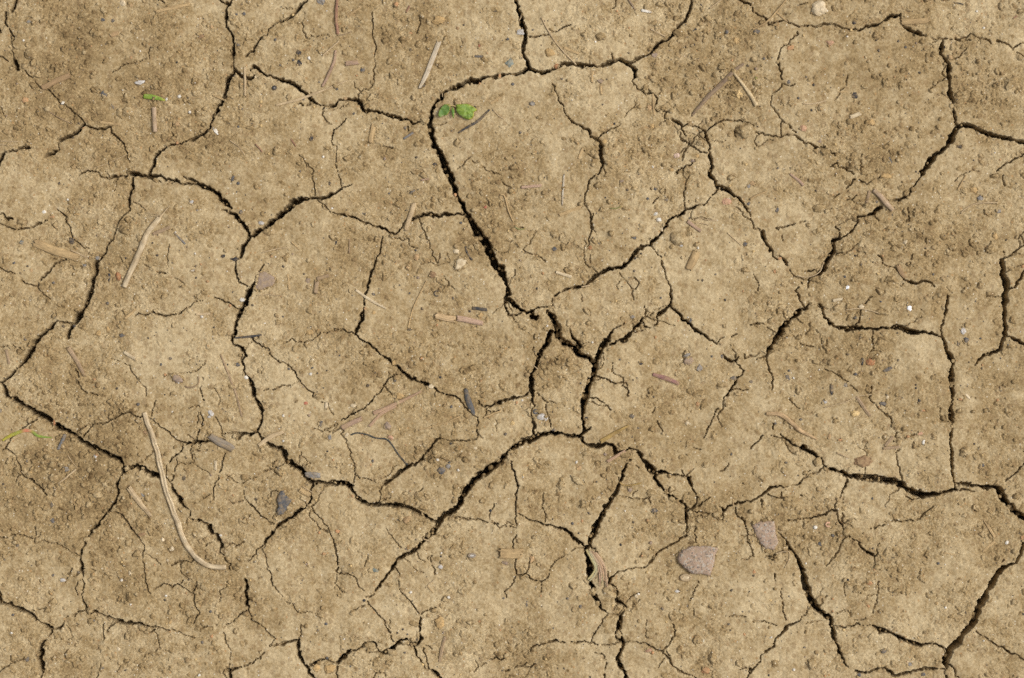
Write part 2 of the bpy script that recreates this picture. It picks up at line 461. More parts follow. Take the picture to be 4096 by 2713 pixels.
'11': """0,560,40 80,515,36 150,465,44 220,400,46 290,345,50 350,285,52 400,240,46 470,220,36 540,210,32 590,205,22 640,205,24 700,185,22 760,165,16 820,125,14 870,95,10 910,80,5
555,0,5 575,80,7 580,180,7
785,0,3 820,100,5
650,265,9 700,310,12 740,345,12 830,360,14 920,375,18 970,400,16 1000,425,14 1060,435,18 1110,460,14 1160,455,24 1210,485,20 1260,520,18 1310,520,14 1350,480,12 1370,440,9 1400,400,4
610,230,5 650,265,7
1400,480,10 1420,430,12 1450,405,18 1500,380,20 1550,360,24 1620,355,28 1690,370,24 1760,350,20 1820,350,18 1890,350,16 1940,345,18
1180,540,4 1170,600,8 1160,670,12 1150,720,10 1110,790,16 1085,870,20 1060,940,22 1060,1000,22 1050,1060,16 1015,1105,12 1020,1160,12 1010,1230,24 1000,1300,24 970,1360,24 940,1430,20
1790,0,56 1810,60,54 1840,130,54 1850,190,34 1900,250,44 1930,310,46 1950,350,40 1990,430,44 2030,500,50 2070,560,60 2120,620,64 2140,700,60 2180,770,56 2220,840,52 2245,900,50
940,1430,14 1000,1480,16 1060,1510,18 1100,1550,18 1130,1570,18
940,1430,10 880,1405,9 820,1385,8 740,1380,5
760,1385,5 700,1410,6 610,1430,6 560,1470,6 490,1495,7 420,1495,6 370,1470,5 300,1510,3
130,795,5 105,840,14 85,870,12
1510,400,4 1560,500,5 1600,600,5 1620,690,6 1660,750,6 1680,790,4
1520,810,3 1600,780,3 1650,810,3
1730,910,3 1790,980,4 1830,1015,4
1285,570,4 1350,580,4 1410,565,3
10,1460,14 50,1500,14 100,1535,14 160,1570,9""",
'12': """5,830,44 20,870,50 40,940,52 70,1000,40 70,1050,40 50,1110,34 90,1130,24
90,1130,30 140,1170,36 190,1210,32 240,1225,30 290,1220,34 280,1260,40 320,1275,34 350,1270,20
45,1120,20 45,1190,18 80,1250,14 140,1250,14 190,1240,18
290,1220,12 340,1190,14 400,1185,14 440,1195,14 430,1215,20
480,1090,4 465,1130,6 470,1165,5 410,1190,8
430,1215,22 460,1260,46 485,1300,62 495,1370,70 510,1430,70 540,1470,60 600,1510,56 660,1540,54 700,1570,50
470,1400,40 440,1440,44 420,1500,48 390,1560,36 370,1600,28
620,1380,4 640,1430,16 670,1470,22 700,1510,30 720,1540,30
485,1080,16 540,1050,16 610,1015,18 650,1005,14 700,1005,22 770,980,18 820,930,24 880,880,28 940,855,30 1010,840,26 1080,830,30 1140,790,26 1180,740,30 1220,690,32 1260,660,26 1310,630,24 1350,630,22 1360,600,30 1400,570,32 1430,530,28 1480,460,30 1510,410,24 1550,380,28 1600,365,20 1640,340,22 1665,315,16 1710,300,16 1760,280,14 1800,265,8 1840,255,12 1880,200,14 1920,165,14 1965,115,14
1880,0,30 1920,50,28 1960,100,32 2010,120,30 2060,150,24 2110,195,16 2140,215,32 2170,240,24 2200,290,16 2210,330,8 2240,360,5
1660,310,12 1645,240,5 1650,180,9 1655,110,5 1665,60,5 1700,0,6
870,0,8 810,30,14 785,80,12 780,140,10 760,200,10 755,250,4 790,310,6 820,400,12 820,470,12 815,530,9 795,580,9 790,650,6
830,345,4 820,400,4
810,720,4 805,790,6 830,840,6 865,880,6
1365,640,8 1390,690,8 1440,740,9 1460,820,10 1485,890,10 1500,960,12 1525,1010,12 1535,1070,18 1530,1130,18 1525,1175,20 1480,1215,18 1430,1240,22 1405,1290,9 1395,1340,9 1340,1370,14 1320,1395,10
1525,1175,14 1570,1220,20 1630,1280,24 1690,1330,20 1730,1370,20 1760,1395,24 1830,1435,22 1890,1480,20 1945,1515,14
1950,1505,8 1980,1465,10 2010,1445,7
2080,1455,8 2125,1425,6
1300,1190,8 1305,1270,8 1275,1290,8
1275,1290,16 1250,1330,24 1210,1360,20 1190,1400,14 1160,1440,20 1120,1470,26 1060,1485,22 1020,1510,20 980,1510,14
1270,1310,10 1300,1355,12 1340,1375,14
1190,1410,5 1240,1390,8 1280,1390,5
1110,1330,5 1060,1360,12 1010,1390,16 980,1430,16 970,1480,26 930,1510,34 890,1565,36
0,45,6 50,90,6 90,120,5
135,840,5 130,890,6 95,940,5 85,1010,4
205,670,3 270,710,5 340,730,4 400,775,4
1060,890,3 1130,960,4 1180,1030,4 1200,1120,3
700,1030,2 740,1090,3 735,1140,3
1480,120,3 1470,170,3
1410,210,6 1370,250,6""",
'13': """1478,0,10 1475,10,6 1420,90,12 1385,130,14 1370,180,10 1330,205,18 1270,210,14 1200,225,5
895,35,6 940,35,10 980,60,10 1015,85,8 1060,40,5 1130,15,6
895,40,6 870,90,6 830,115,5
770,165,6 720,195,5
930,170,5 880,210,8 835,215,6
1125,275,24 1085,310,24 1060,330,20 1000,350,16 950,365,20 925,400,10 905,440,16 870,490,14 830,530,14 800,545,8 775,545,10
880,390,5 910,405,5
750,450,12 770,490,10 775,545,16 720,560,26 725,620,34 710,670,34 680,710,34 655,760,36 630,820,40 590,850,30 560,865,10 505,900,10
560,830,12 510,825,12 480,840,8
725,680,8 800,675,10
220,455,6 280,455,7 350,430,8 410,410,8 480,395,6
0,345,9 15,400,9 20,460,7 70,465,7 105,480,10
105,480,18 120,540,26 140,590,28 180,650,24 200,690,14 235,730,16
240,690,6 280,710,12 310,750,16 335,800,12 345,825,10 380,870,4 460,905,4
505,900,10 510,920,14 510,980,10
450,920,12 460,940,8
430,970,10 400,1000,10 430,1050,16 435,1090,12 470,1130,8 490,1150,10
520,1100,10 490,1150,20 440,1170,38 390,1220,36 330,1270,44 290,1300,40 260,1350,36 230,1400,30 200,1450,26 165,1512,26
520,1100,8 570,1110,10 630,1135,18 635,1180,14 650,1230,22 690,1275,34 740,1310,14 790,1325,28 850,1330,34 930,1325,26 1010,1325,22 1060,1330,22 1130,1325,24 1200,1330,22 1270,1315,30 1330,1325,24 1380,1355,26 1440,1365,32 1510,1360,26 1570,1370,26 1600,1385,14 1665,1410,10
1050,1050,4 1000,1100,8 970,1170,10 955,1230,12 940,1270,10 905,1305,8
1100,690,8 1135,710,10 1145,770,10 1190,795,10 1250,810,8 1290,860,8 1325,900,14 1390,935,22 1430,945,18 1490,915,16 1550,925,16 1600,965,14
1300,965,5 1340,930,10
1710,1045,18 1705,1100,16 1695,1160,16 1675,1230,22 1660,1290,18 1645,1320,9 1660,1405,7
1700,980,6 1740,1020,4
1665,1410,12 1670,1420,18 1680,1480,34 1690,1512,34
2180,735,24 2185,800,30 2185,860,28 2210,920,42 2210,1000,38 2200,1080,36 2195,1160,32 2195,1250,32 2205,1330,32 2200,1390,26 2180,1430,16 2170,1480,24 2150,1512,24
2230,985,10 2280,980,10 2310,945,18 2340,890,16 2375,820,18
2190,665,8 2200,690,5
2185,735,6 2250,695,8 2290,670,16 2320,640,12 2375,605,12
2330,545,5 2375,470,7
2200,1385,8 2260,1410,14 2320,1440,24 2375,1480,26
2050,1050,5 2120,1055,6 2190,1045,5
0,1300,9 70,1280,9 110,1290,5
150,1310,7 220,1365,5
2180,0,6 2185,50,7 2200,95,4
1400,690,6 1390,740,6 1375,780,4
1360,270,4 1370,400,5
440,1470,7 500,1480,9 560,1485,5
1060,1350,5 1055,1440,7 1060,1500,4
625,1390,5 625,1460,4
30,850,3 70,920,4 75,1000,3""",
'20': """295,0,34 250,50,34 210,110,30 170,150,14 130,180,12 100,230,20 50,265,28 15,295,24 40,330,32 50,390,40 90,430,30 170,460,32 240,510,40 310,555,44 380,600,44 450,640,52 520,690,54 600,730,40 670,775,40 720,815,36 790,850,26 860,880,26 930,920,28 1000,950,32 1070,980,34 1100,1020,26 1105,1080,28 1100,1120,14 1065,1160,8 1045,1200,24 1050,1260,20 1045,1310,16 1030,1360,20 990,1410,18 940,1470,20 900,1530,24 885,1558,26
15,295,20 -5,285,20
1110,1045,6 1180,1050,24 1220,1035,28 1280,1060,28 1320,1095,36 1370,1115,36 1420,1130,26 1500,1150,8 1530,1185,8
745,770,9 800,720,12 815,670,12 850,660,7 910,665,7 980,630,12 1050,600,10 1090,570,14 1160,555,10 1200,585,10 1250,605,10 1280,595,8 1360,620,6
1360,620,8 1410,660,12 1480,710,12 1540,770,12 1590,810,10 1650,830,16 1670,845,26 1730,825,8
1645,850,12 1630,890,12 1560,950,20 1520,1000,16 1490,1040,8 1480,1130,5
1580,960,4 1580,1030,6 1560,1090,12 1550,1150,14 1530,1180,8
1530,1190,12 1545,1250,20 1590,1300,32 1620,1360,30 1645,1390,20 1700,1440,10 1705,1470,16 1690,1510,8 1720,1520,14 1760,1530,24 1800,1530,14 1840,1565,20
680,170,12 700,230,12 705,300,10 730,350,8 800,390,7 880,415,7
1000,80,4 1080,105,5 1150,140,6 1190,210,6 1240,280,6 1300,340,5 1310,420,3
1385,450,4 1370,530,5 1355,590,6
1460,235,3 1550,215,6 1640,215,6 1690,200,5 1780,195,5 1800,150,7 1850,110,6
1810,250,6 1810,320,10 1790,370,8 1810,430,10 1830,490,12 1800,560,6 1820,610,8 1810,680,12 1780,740,12 1770,790,9 1775,820,8
1730,820,20 1780,825,24 1830,825,16 1880,815,12 1980,800,5 2130,800,6
2140,800,14 2150,760,22 2200,750,20 2240,765,26
1980,745,6 2060,745,8 2130,735,9 2150,755,8
1700,910,4 1780,900,7 1850,900,5
2010,940,6 1990,1010,14 1985,1060,10 1970,1100,14 1960,1150,16 1930,1190,10 1910,1250,14 1915,1300,8 1905,1340,5
1890,1300,5 1830,1330,6 1770,1365,6 1730,1380,4
330,620,6 260,660,10 200,700,8 130,760,6 60,840,8 40,880,8
-5,910,6 30,880,8 70,890,10 130,940,14 150,1010,14 180,1060,10 180,1100,6 220,1130,14 290,1170,22 330,1210,16 380,1260,14 420,1300,10
655,1360,9 660,1430,10
1920,600,3 1970,650,4 1990,740,4
2180,0,20 2200,50,18 2165,90,14 2180,160,18 2200,220,12 2230,270,30 2245,310,30
2030,1130,4 2120,1195,4
2160,1200,6 2240,1150,4
2180,1260,5 2190,1330,6 2240,1390,7
2000,1330,3 2080,1370,4 2170,1350,5
940,1470,7 960,1460,7 1020,1445,8 1080,1470,10 1120,1510,14 1140,1560,14""",
'21': """0,290,24 20,340,30 50,420,36 80,480,34 105,550,24 100,620,20 80,700,22 60,740,20
60,740,20 0,765,30
60,740,30 110,790,32 150,840,24 220,870,20 280,890,30 310,940,32 330,1000,40 390,1040,42 450,1070,40 490,1120,36 510,1170,34 560,1180,34 640,1185,26 700,1190,30 770,1195,34 840,1190,36 880,1210,36 920,1260,26 950,1310,26 1000,1360,28 1070,1385,26 1150,1385,26 1220,1390,36 1310,1390,32 1380,1400,28 1440,1430,26 1500,1455,24 1560,1480,26 1620,1520,32 1680,1550,30
1680,1550,34 1710,1510,42 1760,1470,46 1840,1430,44 1880,1370,44 1900,1310,36 1940,1250,54 1990,1190,62 2050,1130,64 2110,1090,62 2170,1040,58 2240,1000,56
560,1190,20 540,1280,12 540,1340,18 500,1400,20 450,1445,22 390,1485,28 330,1525,26 290,1550,16
1130,0,14 1180,45,16 1240,75,18 1260,110,20 1280,135,6 1320,150,20 1370,200,26 1440,250,28 1510,285,24 1590,310,22 1650,350,12 1700,380,16 1770,405,18 1850,420,16 1890,455,14 1920,515,14 1990,570,5 2030,610,7
1320,215,6 1270,245,8 1220,275,10 1190,330,8 1160,380,8 1110,420,10 1070,470,12 1030,510,10 970,540,12 920,570,14 870,605,12 825,635,10
770,650,4 720,690,4 660,730,6
640,470,10 660,480,8
160,0,9 170,40,8 230,90,10 290,125,8 350,135,6 390,180,10 420,250,10 470,300,12 500,350,12 560,375,12 575,410,10
435,285,7 400,300,7 360,320,8 280,325,7 200,350,6 120,355,6
690,480,6 710,530,7 740,580,5
2240,470,22 2180,490,14 2130,515,14 2080,500,9 2040,460,5
2030,610,9 2040,660,12 2030,720,16 2040,780,9 2030,800,8 1950,810,10 1850,820,9 1790,815,9 1740,800,8 1700,785,12 1660,830,20 1610,890,18 1560,940,18 1520,1000,18 1460,1030,20 1410,1050,24 1340,1090,26 1310,1120,20 1260,1160,16 1210,1200,20 1190,1220,10 1160,1260,8 1170,1300,7 1150,1370,6
2040,740,6 2080,800,5
830,720,6 820,750,7 855,810,8 880,880,5 905,960,6 930,1020,4 930,1100,8 945,1130,8 1000,1145,7 1050,1150,7 1090,1180,12
940,1140,7 920,1220,4
0,1155,6 60,1130,8 130,1090,6 230,1060,5 310,1010,5
0,1380,6 70,1450,7 120,1500,7 180,1560,7
455,1045,8 500,1030,7 540,1020,4
520,1410,7 580,1390,8
2110,550,6 2240,545,8
2190,1380,7 2140,1490,6 2150,1550,7
1840,1500,5 1990,1510,6 2120,1540,9 2240,1560,10
1470,1330,9 1500,1280,8 1550,1240,6""",
'22': """370,0,28 340,80,30 320,150,30 290,220,36 275,300,34 290,365,22 290,460,18 305,510,7 275,560,6 290,620,14 310,680,22 295,750,20
290,365,14 230,400,14 170,420,14 100,440,20 30,455,18 0,465,18
660,-10,50 700,40,46 760,60,50 820,90,60 850,130,60 840,190,54 830,240,50 800,290,44 780,350,72 760,420,70 740,500,54 735,570,30 740,640,30 755,710,24 740,740,20
890,-5,38 870,80,40 845,140,50
860,245,12 920,250,12 980,285,14 1030,295,10 1080,285,8 1120,300,8 1140,350,8 1145,405,9 1160,410,5
1090,320,5 1130,350,4
800,430,10 850,435,9 900,455,12 940,475,10
790,465,6 840,470,8 900,500,9 960,505,12 990,540,12
740,740,24 800,715,20 815,690,10
740,745,24 690,770,36 640,780,44 580,765,34 540,745,30 480,750,32 400,745,34 340,770,40 280,795,44 220,820,44 160,850,46 100,890,50 50,940,50 0,990,56
700,770,34 740,820,36 790,850,28 850,860,28 910,865,24 950,840,22 1000,855,24 1025,890,24 1030,930,22 1120,900,10
1120,900,12 1170,880,20 1200,890,16 1250,930,26 1280,980,24 1320,1040,40 1370,1090,40 1410,1110,36 1470,1100,28 1540,1120,14 1600,1130,9 1670,1135,12 1700,1095,6
1630,1080,7 1640,1110,9 1660,1135,10
1400,1110,24 1390,1160,30 1430,1220,24 1490,1270,26 1540,1320,28 1600,1350,20 1650,1370,24 1665,1420,36 1665,1500,24 1672,1568,12
1670,1135,8 1690,1160,26 1710,1210,14 1740,1280,12 1770,1330,9 1740,1400,5
1130,990,12 1140,1010,8 1110,1080,22 1095,1140,20 1080,1190,20 1050,1250,26 1010,1310,30 980,1360,34 940,1430,36 900,1500,42 870,1568,46
1130,990,12 1165,985,14
95,1000,10 115,1070,16 140,1140,18 155,1210,16 155,1260,12 140,1300,10 140,1380,14 135,1470,10 140,1568,9
150,1470,7 200,1490,10 260,1520,12 310,1530,16 370,1555,18 390,1568,18
1060,1300,6 1130,1320,8 1180,1340,8 1240,1330,5 1300,1345,5 1340,1310,4
2240,1350,16 2170,1365,18 2100,1385,18 2050,1410,20 2010,1440,24 1960,1410,6
1890,1325,6 1840,1350,10 1790,1385,9 1720,1420,12 1680,1450,10
2010,1440,8 2000,1480,8 1720,1455,5
2110,1410,9 2120,1470,10 2160,1510,14 2200,1560,12
2000,35,14 2040,85,18 2080,100,14 2120,100,14 2140,60,10
2110,110,10 2150,150,12 2190,185,12 2160,220,16 2120,270,18 2090,330,20 2050,390,18 2010,440,12
2080,365,7 2150,350,6 2220,360,5
2200,30,10 2200,70,8
1960,530,5 1940,560,12 1915,600,5 1890,660,7 1860,690,12 1850,760,8 1820,800,8
320,380,6 370,420,7 410,460,8 420,560,7 450,640,7 460,700,6
415,465,5 500,475,6 580,500,7
1400,635,7 1440,690,7 1460,720,4
1380,520,6 1365,570,7
1740,880,4 1800,890,7
2060,1020,6 2020,1070,6 1980,1095,6
1220,1030,5 1250,1065,5
385,1280,3 380,1410,5 405,1460,4 410,1568,4""",
'23': """165,0,24 145,35,18 140,50,14 50,90,5
140,60,5 170,190,9 185,210,8 200,300,9 190,350,9
1690,0,34 1720,50,40 1750,105,34 1740,180,26 1730,240,28 1740,300,26 1745,370,28 1750,430,9 1730,490,16 1735,560,32 1740,630,32 1740,690,16 1725,760,22 1735,830,24 1745,900,28 1750,980,28 1745,1050,24 1765,1110,18 1775,1150,10 1770,1200,6
2150,0,20 2080,30,30 2000,55,24 1960,100,14 1930,140,8
185,735,7 250,760,9 320,780,14 365,815,14 430,840,12 460,845,30 520,880,26 570,905,24 610,950,18 640,1000,18 700,1030,18 770,1060,26 830,1080,36 900,1095,44 1000,1105,52 1090,1115,54 1180,1125,48 1260,1140,44 1320,1165,44 1370,1205,44 1420,1240,40 1490,1260,48 1560,1255,46 1640,1240,36 1720,1220,28 1800,1205,16 1890,1215,12 1930,1222,6
265,730,6 300,770,8
1770,1140,12 1800,1160,18 1870,1160,18 1940,1165,18 1990,1185,28 2050,1190,36 2110,1180,34 2155,1200,34 2170,1250,46 2210,1310,52 2260,1360,56 2310,1410,60 2375,1455,60
1350,1270,8 1390,1290,12 1450,1290,10
850,1110,12 830,1170,18 800,1230,14 770,1280,10 740,1310,10 735,1340,8 745,1390,6
805,1230,6 800,1330,6
0,1305,16 60,1285,14 110,1250,18 150,1205,18 210,1180,14 280,1185,10 350,1175,10 430,1155,14 440,1130,8 500,1090,5 600,1050,5 640,1005,6
100,1290,8 100,1360,8
150,1255,7 210,1270,8 270,1280,8 330,1270,7
270,1220,8 270,1280,9
440,1250,14 450,1260,8
550,970,9 560,1000,8
450,1080,5 520,1050,5
0,850,8 60,800,6 110,740,6
200,640,10 195,690,8
650,165,7 710,185,7 770,230,6 840,270,7
860,310,5 930,360,6
1050,0,6 1045,50,5
1050,320,7 1045,380,9 1030,420,8 1080,470,7 1110,510,7 1160,550,8 1210,585,9 1235,640,10 1275,690,10 1260,740,7
1240,760,6 1250,800,6
1300,860,6 1250,890,7
1265,900,5 1280,980,9 1305,1060,9 1320,1130,9
2375,975,10 2320,1040,12 2260,1100,6 2200,1140,4
1290,1170,5 1290,1210,4
1160,1490,6 1250,1480,9 1340,1470,8 1450,1480,9 1480,1440,7 1540,1380,6 1590,1350,6
320,1475,7 420,1470,9 540,1455,12 620,1430,14 700,1395,14 745,1395,14 760,1440,12 775,1480,14 795,1515,14
800,1400,7 800,1500,7
340,430,4 430,500,4""",
'30': """885,185,26 830,240,22 785,300,22 755,350,16 740,410,12 720,450,20 710,500,28 725,560,24 740,640,16 740,710,8 735,850,7 740,880,20 765,940,14 770,990,7 800,990,9 840,970,16 890,990,12 940,1020,16 1010,1035,14 1070,1060,24 1140,1075,26 1220,1085,24 1300,1090,18 1380,1105,12 1440,1105,8 1490,1130,7
1140,185,14 1160,220,18 1200,275,12 1250,310,12 1250,330,10 1280,370,8 1285,440,12 1280,500,8 1285,560,7 1285,650,8 1300,720,10 1320,780,10 1340,820,6
-5,310,8 50,310,9 110,290,10 180,285,9 240,300,6 290,320,6
310,220,9 305,290,7
370,325,4 440,355,8 530,370,8 570,400,7 620,440,8 680,465,6 715,470,6
-5,860,44 20,900,30 90,910,22 150,940,30 220,965,30 270,1000,36 330,1040,26 380,1080,26 440,1115,26 470,1130,20
470,1130,14 520,1125,20 560,1100,14 575,1050,7
470,1130,10 460,1150,18 440,1195,16 410,1225,16 375,1270,30 360,1330,44 360,1390,34 370,1450,34 375,1510,28 365,1575,12
570,1050,10 600,1020,10 650,1010,8 700,985,12 750,965,7
280,965,8 340,950,9 410,940,6
590,1080,5 620,1150,5 650,1220,5
730,690,8 690,710,9 670,760,8 690,830,5
640,580,9 600,640,8
735,590,8 800,600,10 850,615,6
1050,1050,5 950,1150,9 960,1160,5
930,1080,6 915,1150,7 935,1220,10 930,1260,8 970,1310,5
1840,190,20 1860,220,44 1890,260,34 1920,280,10 1940,300,26 1960,340,30 1985,395,22 1970,450,9 2005,470,16 2000,500,10 2060,540,8 2050,600,8
1930,330,6 1890,350,7 1840,390,7
2000,360,7 2070,365,8 2130,375,8 2180,355,6
1530,560,8 1570,545,8 1640,525,8 1700,530,9 1760,490,7
1310,450,3 1370,500,4 1440,550,6
1370,780,5 1420,750,7 1470,715,9 1540,745,9 1580,730,10 1610,735,9 1660,770,8 1700,800,8 1735,820,10 1725,890,10 1750,930,10 1785,975,9 1760,1030,9 1735,1085,7
1640,690,6 1605,725,7
1760,700,7 1755,760,8 1730,810,9
2200,690,18 2210,750,28 2200,800,34 2210,870,30 2205,910,24 2230,940,14 2225,960,8 2160,980,10 2120,1030,14 2090,1065,10 2040,1085,10 1960,1090,9 1900,1105,10 1850,1110,9 1810,1115,6
2040,710,6 2030,760,8 1970,780,5 1970,880,5
1490,1130,9 1550,1140,10 1620,1160,9 1680,1185,8 1740,1215,8
1440,1105,6 1380,1140,8 1340,1165,7
1990,1150,4 2030,1240,6 2060,1310,7 2060,1380,5 2050,1480,3
2000,1490,6 2050,1505,22 2055,1580,22
2060,1500,14 2110,1490,20 2170,1470,12 2230,1450,12 2330,1380,6
-5,1510,7 50,1470,7 130,1420,5 220,1400,5
900,1440,10 870,1545,10 855,1580,8
2225,960,8 2260,1040,8""",
'31': """300,165,16 250,215,24 200,270,26 150,330,28 125,370,16
125,370,10 60,420,8 20,490,7 -10,520,7
150,540,7 155,600,7 190,640,9 185,700,16 200,730,10 240,780,4 290,840,3
125,370,5 150,540,4
300,870,3 380,910,4 430,980,4 560,980,3
0,25,10 60,65,10 100,110,9 150,155,9 220,190,7
560,60,4 620,130,6 680,200,6 710,260,9 740,330,9 760,410,10 785,470,12 780,540,12 785,580,10 775,620,8
630,235,6 690,275,8 710,270,6
775,620,8 830,635,9 900,645,10 950,680,8 970,740,8 1020,780,6
775,640,4 765,730,5 830,800,4
1690,170,30 1660,230,34 1600,290,34 1560,340,28 1500,400,30 1440,440,26 1370,480,24 1310,510,20 1290,560,28 1250,610,20 1220,670,18 1170,720,20 1120,790,14 1080,840,9 1040,850,6
1050,880,8 1060,905,9 1110,960,10 1165,1025,10 1190,1050,8 1230,1120,7
1230,1120,10 1250,1180,9 1290,1240,8
1060,905,5 1000,930,6 920,960,3
1300,580,7 1330,630,8 1340,670,12 1330,690,7 1335,780,4
1340,780,6 1390,840,9 1430,880,12 1470,930,10 1510,980,10 1520,1010,8
1520,1010,8 1560,980,10 1600,960,9 1665,940,9
1520,1010,7 1530,1040,14 1515,1110,20 1515,1160,14 1535,1220,24 1520,1250,16
1050,460,5 1040,520,6 1025,570,5
1630,475,8 1620,530,8 1650,590,8 1650,640,5
1500,440,4 1520,500,4 1560,530,4
170,1275,9 220,1275,9 270,1270,14 320,1255,18 380,1235,20 430,1230,18 460,1180,9 455,1100,4
430,1230,22 430,1310,28 440,1370,34 480,1430,32 510,1480,26 540,1530,36 590,1575,30
510,1470,10 570,1440,22 620,1400,14 680,1390,12 740,1430,9 740,1440,9
740,1440,9 800,1420,26 840,1380,34 880,1330,30 900,1310,10 930,1330,14 980,1300,12 1020,1250,8
1020,1250,8 1070,1240,18 1120,1260,18 1130,1290,8 1150,1325,8
1040,1310,8 1090,1340,10 1150,1325,6
1150,1325,16 1200,1340,44 1240,1320,40 1300,1280,40 1350,1240,30 1400,1240,36 1450,1270,26 1500,1260,20 1525,1240,20
780,1460,5 775,1575,9
1470,1290,14 1490,1340,18 1520,1400,12 1550,1460,8 1570,1490,9 1600,1490,8
1450,1270,14 1470,1290,14
1550,1300,7 1570,1370,7 1600,1450,9 1600,1490,14 1660,1520,30 1700,1575,30
1570,1280,6 1620,1310,6
2110,1395,7 2180,1390,12 2240,1395,12
2110,1430,6 2050,1470,6 2010,1510,4
1090,1575,6 1130,1520,8 1200,1520,6 1220,1550,4
10,1045,14 60,1070,10 110,1100,8 160,1160,7 230,1210,6 170,1275,5
130,1330,6 80,1400,5
1830,130,5 1910,130,7 1950,145,6
2080,165,6 2150,170,10 2200,190,8 2240,220,6
1220,230,3 1300,340,4 1350,390,4""",
'32': """138,190,12 145,220,10 140,300,9 125,345,10 115,400,6
20,200,6 80,205,8 140,215,8
385,195,18 460,205,16 540,220,20 600,245,22 650,300,24 710,350,22 760,390,22 790,385,24
865,210,52 840,270,50 810,320,44 800,370,34 820,395,24 840,400,18
790,385,22 765,420,22 760,450,24 790,490,34 800,560,54 805,610,50 800,660,34 810,710,24 830,760,50 835,820,44 870,870,30 890,920,26 920,950,20 960,990,10
840,400,18 860,440,14 910,480,9 950,550,7 965,620,6 965,710,8
1672,190,14 1670,250,14 1660,290,14 1610,320,12 1560,360,16 1500,395,14 1440,430,16 1390,480,14 1350,530,14 1310,575,12 1260,580,9 1210,580,10 1150,595,9 1090,605,10 1030,635,12 990,665,16 965,710,16 1030,750,8
1030,750,16 1050,790,18 1040,830,16 1055,880,22 1110,910,20 1130,930,10
1130,930,10 1110,970,12 1080,1000,24 1080,1050,40 1065,1100,44 1055,1160,44 1070,1210,40 1100,1250,34 1085,1320,26 1060,1360,24 1050,1390,22 1070,1450,26 1105,1500,30 1125,1575,32
960,990,6 1050,1000,8 1080,1000,10
960,990,6 910,1050,8 900,1100,12 860,1150,12 830,1210,8 810,1240,6
1110,1240,7 1210,1245,10 1270,1250,10 1340,1280,12 1400,1310,12 1470,1310,10 1510,1280,8 1540,1230,9 1565,1150,9 1555,1085,8
1470,1310,6 1460,1340,9 1500,1380,14 1540,1450,14 1600,1500,14 1660,1530,16 1740,1560,14 1790,1580,10
1480,1310,7 1510,1370,8
250,1350,4 270,1310,6 320,1275,10 380,1265,10 440,1245,16 490,1235,20 550,1250,6
550,1250,12 620,1250,12 700,1245,14 790,1245,12 850,1265,10 940,1275,10 1060,1250,5
850,1340,6 920,1360,8 940,1400,8 1000,1400,10 1040,1390,10
970,1410,9 940,1480,10 925,1580,10
0,1395,14 30,1400,6
50,1510,9 100,1480,12 180,1465,12 270,1480,14 320,1440,6
760,395,6 700,405,6 640,420,6 590,460,6 500,520,7 450,590,7 430,660,8 380,695,10 310,695,12 270,665,10 220,630,10 200,640,10 150,640,14 140,580,10 140,510,7 120,400,5
140,650,6 100,740,6 45,800,6 50,850,5
370,700,4 365,800,4
1755,210,6 1745,290,10 1760,360,8
1780,680,9 1770,740,10 1730,820,10 1710,870,9
1730,950,4 1740,1010,4
2030,1015,5 2090,1010,6 2190,1015,6
1305,1040,3 1310,1220,4
2200,190,14 2215,270,10 2220,340,9 2240,380,8
2240,1490,14 2200,1580,10""",
'33': """0,370,8 15,430,9 30,460,6
250,250,6 305,320,14 350,395,20 390,440,18 420,490,30 450,560,34 465,640,40 485,710,40 510,800,46 550,870,50 590,920,54 640,960,40 690,990,40 700,1050,28 720,1120,26 745,1190,22 765,1260,28 790,1320,20 835,1400,14 845,1415,8 910,1450,10
355,410,10 270,415,10 210,450,9 190,490,8
190,470,5 140,460,5
720,1055,9 790,1070,12 850,1070,12 920,1045,14 1000,1055,14 1080,1060,20 1130,1100,30 1220,1125,26 1270,1150,30 1340,1180,32 1410,1215,30 1490,1225,24 1540,1220,16 1600,1215,18 1650,1245,20 1710,1265,24
2375,320,44 2350,400,36 2330,460,26 2300,515,24 2230,540,24 2170,580,38 2130,620,38 2095,690,46 2050,760,50 2010,840,50 1970,920,52 1930,1020,52 1880,1090,48 1830,1130,46 1790,1200,56 1730,1260,52 1700,1330,60 1695,1390,40 1705,1440,14
2195,490,5 2160,560,6
1695,1390,12 1740,1395,16 1760,1430,8 1770,1480,8 1810,1520,9
1705,1440,14 1700,1470,26 1705,1520,26
910,1450,20 960,1465,22 1030,1455,16 1100,1425,18 1160,1420,14 1200,1460,20 1250,1490,22 1320,1465,18 1390,1465,16 1440,1445,20 1500,1425,18 1570,1425,20 1620,1430,12 1690,1435,10
500,890,6 480,960,7 440,1015,9 390,1030,14 320,1070,16 270,1130,14 220,1175,12 205,1230,18 150,1275,16 100,1310,16 80,1380,14 30,1420,12 0,1470,10
840,260,8 850,285,10 890,320,12 940,350,16 970,400,20 1010,420,18 1060,440,18 1085,460,10 1080,480,6 1080,560,4
840,290,6 790,350,8 760,420,8 700,500,7 660,550,8
795,185,14 830,250,7
1040,220,7 1110,200,9 1160,190,8
1110,670,5 1105,760,6 1090,860,5 1060,950,5
270,730,7 260,770,7 280,850,7 285,920,7 300,1020,4
890,1010,8 920,1015,6 1000,1000,4
480,1040,5 560,1030,4 620,1010,4
30,1020,4 130,1030,6 240,1060,4
865,930,3 870,970,4
815,690,5 820,800,4
215,610,9 215,670,7
1950,1110,7 2010,1150,12 2080,1190,9 2130,1230,12 2190,1250,12 2250,1290,18 2310,1320,12 2375,1370,10""",
}
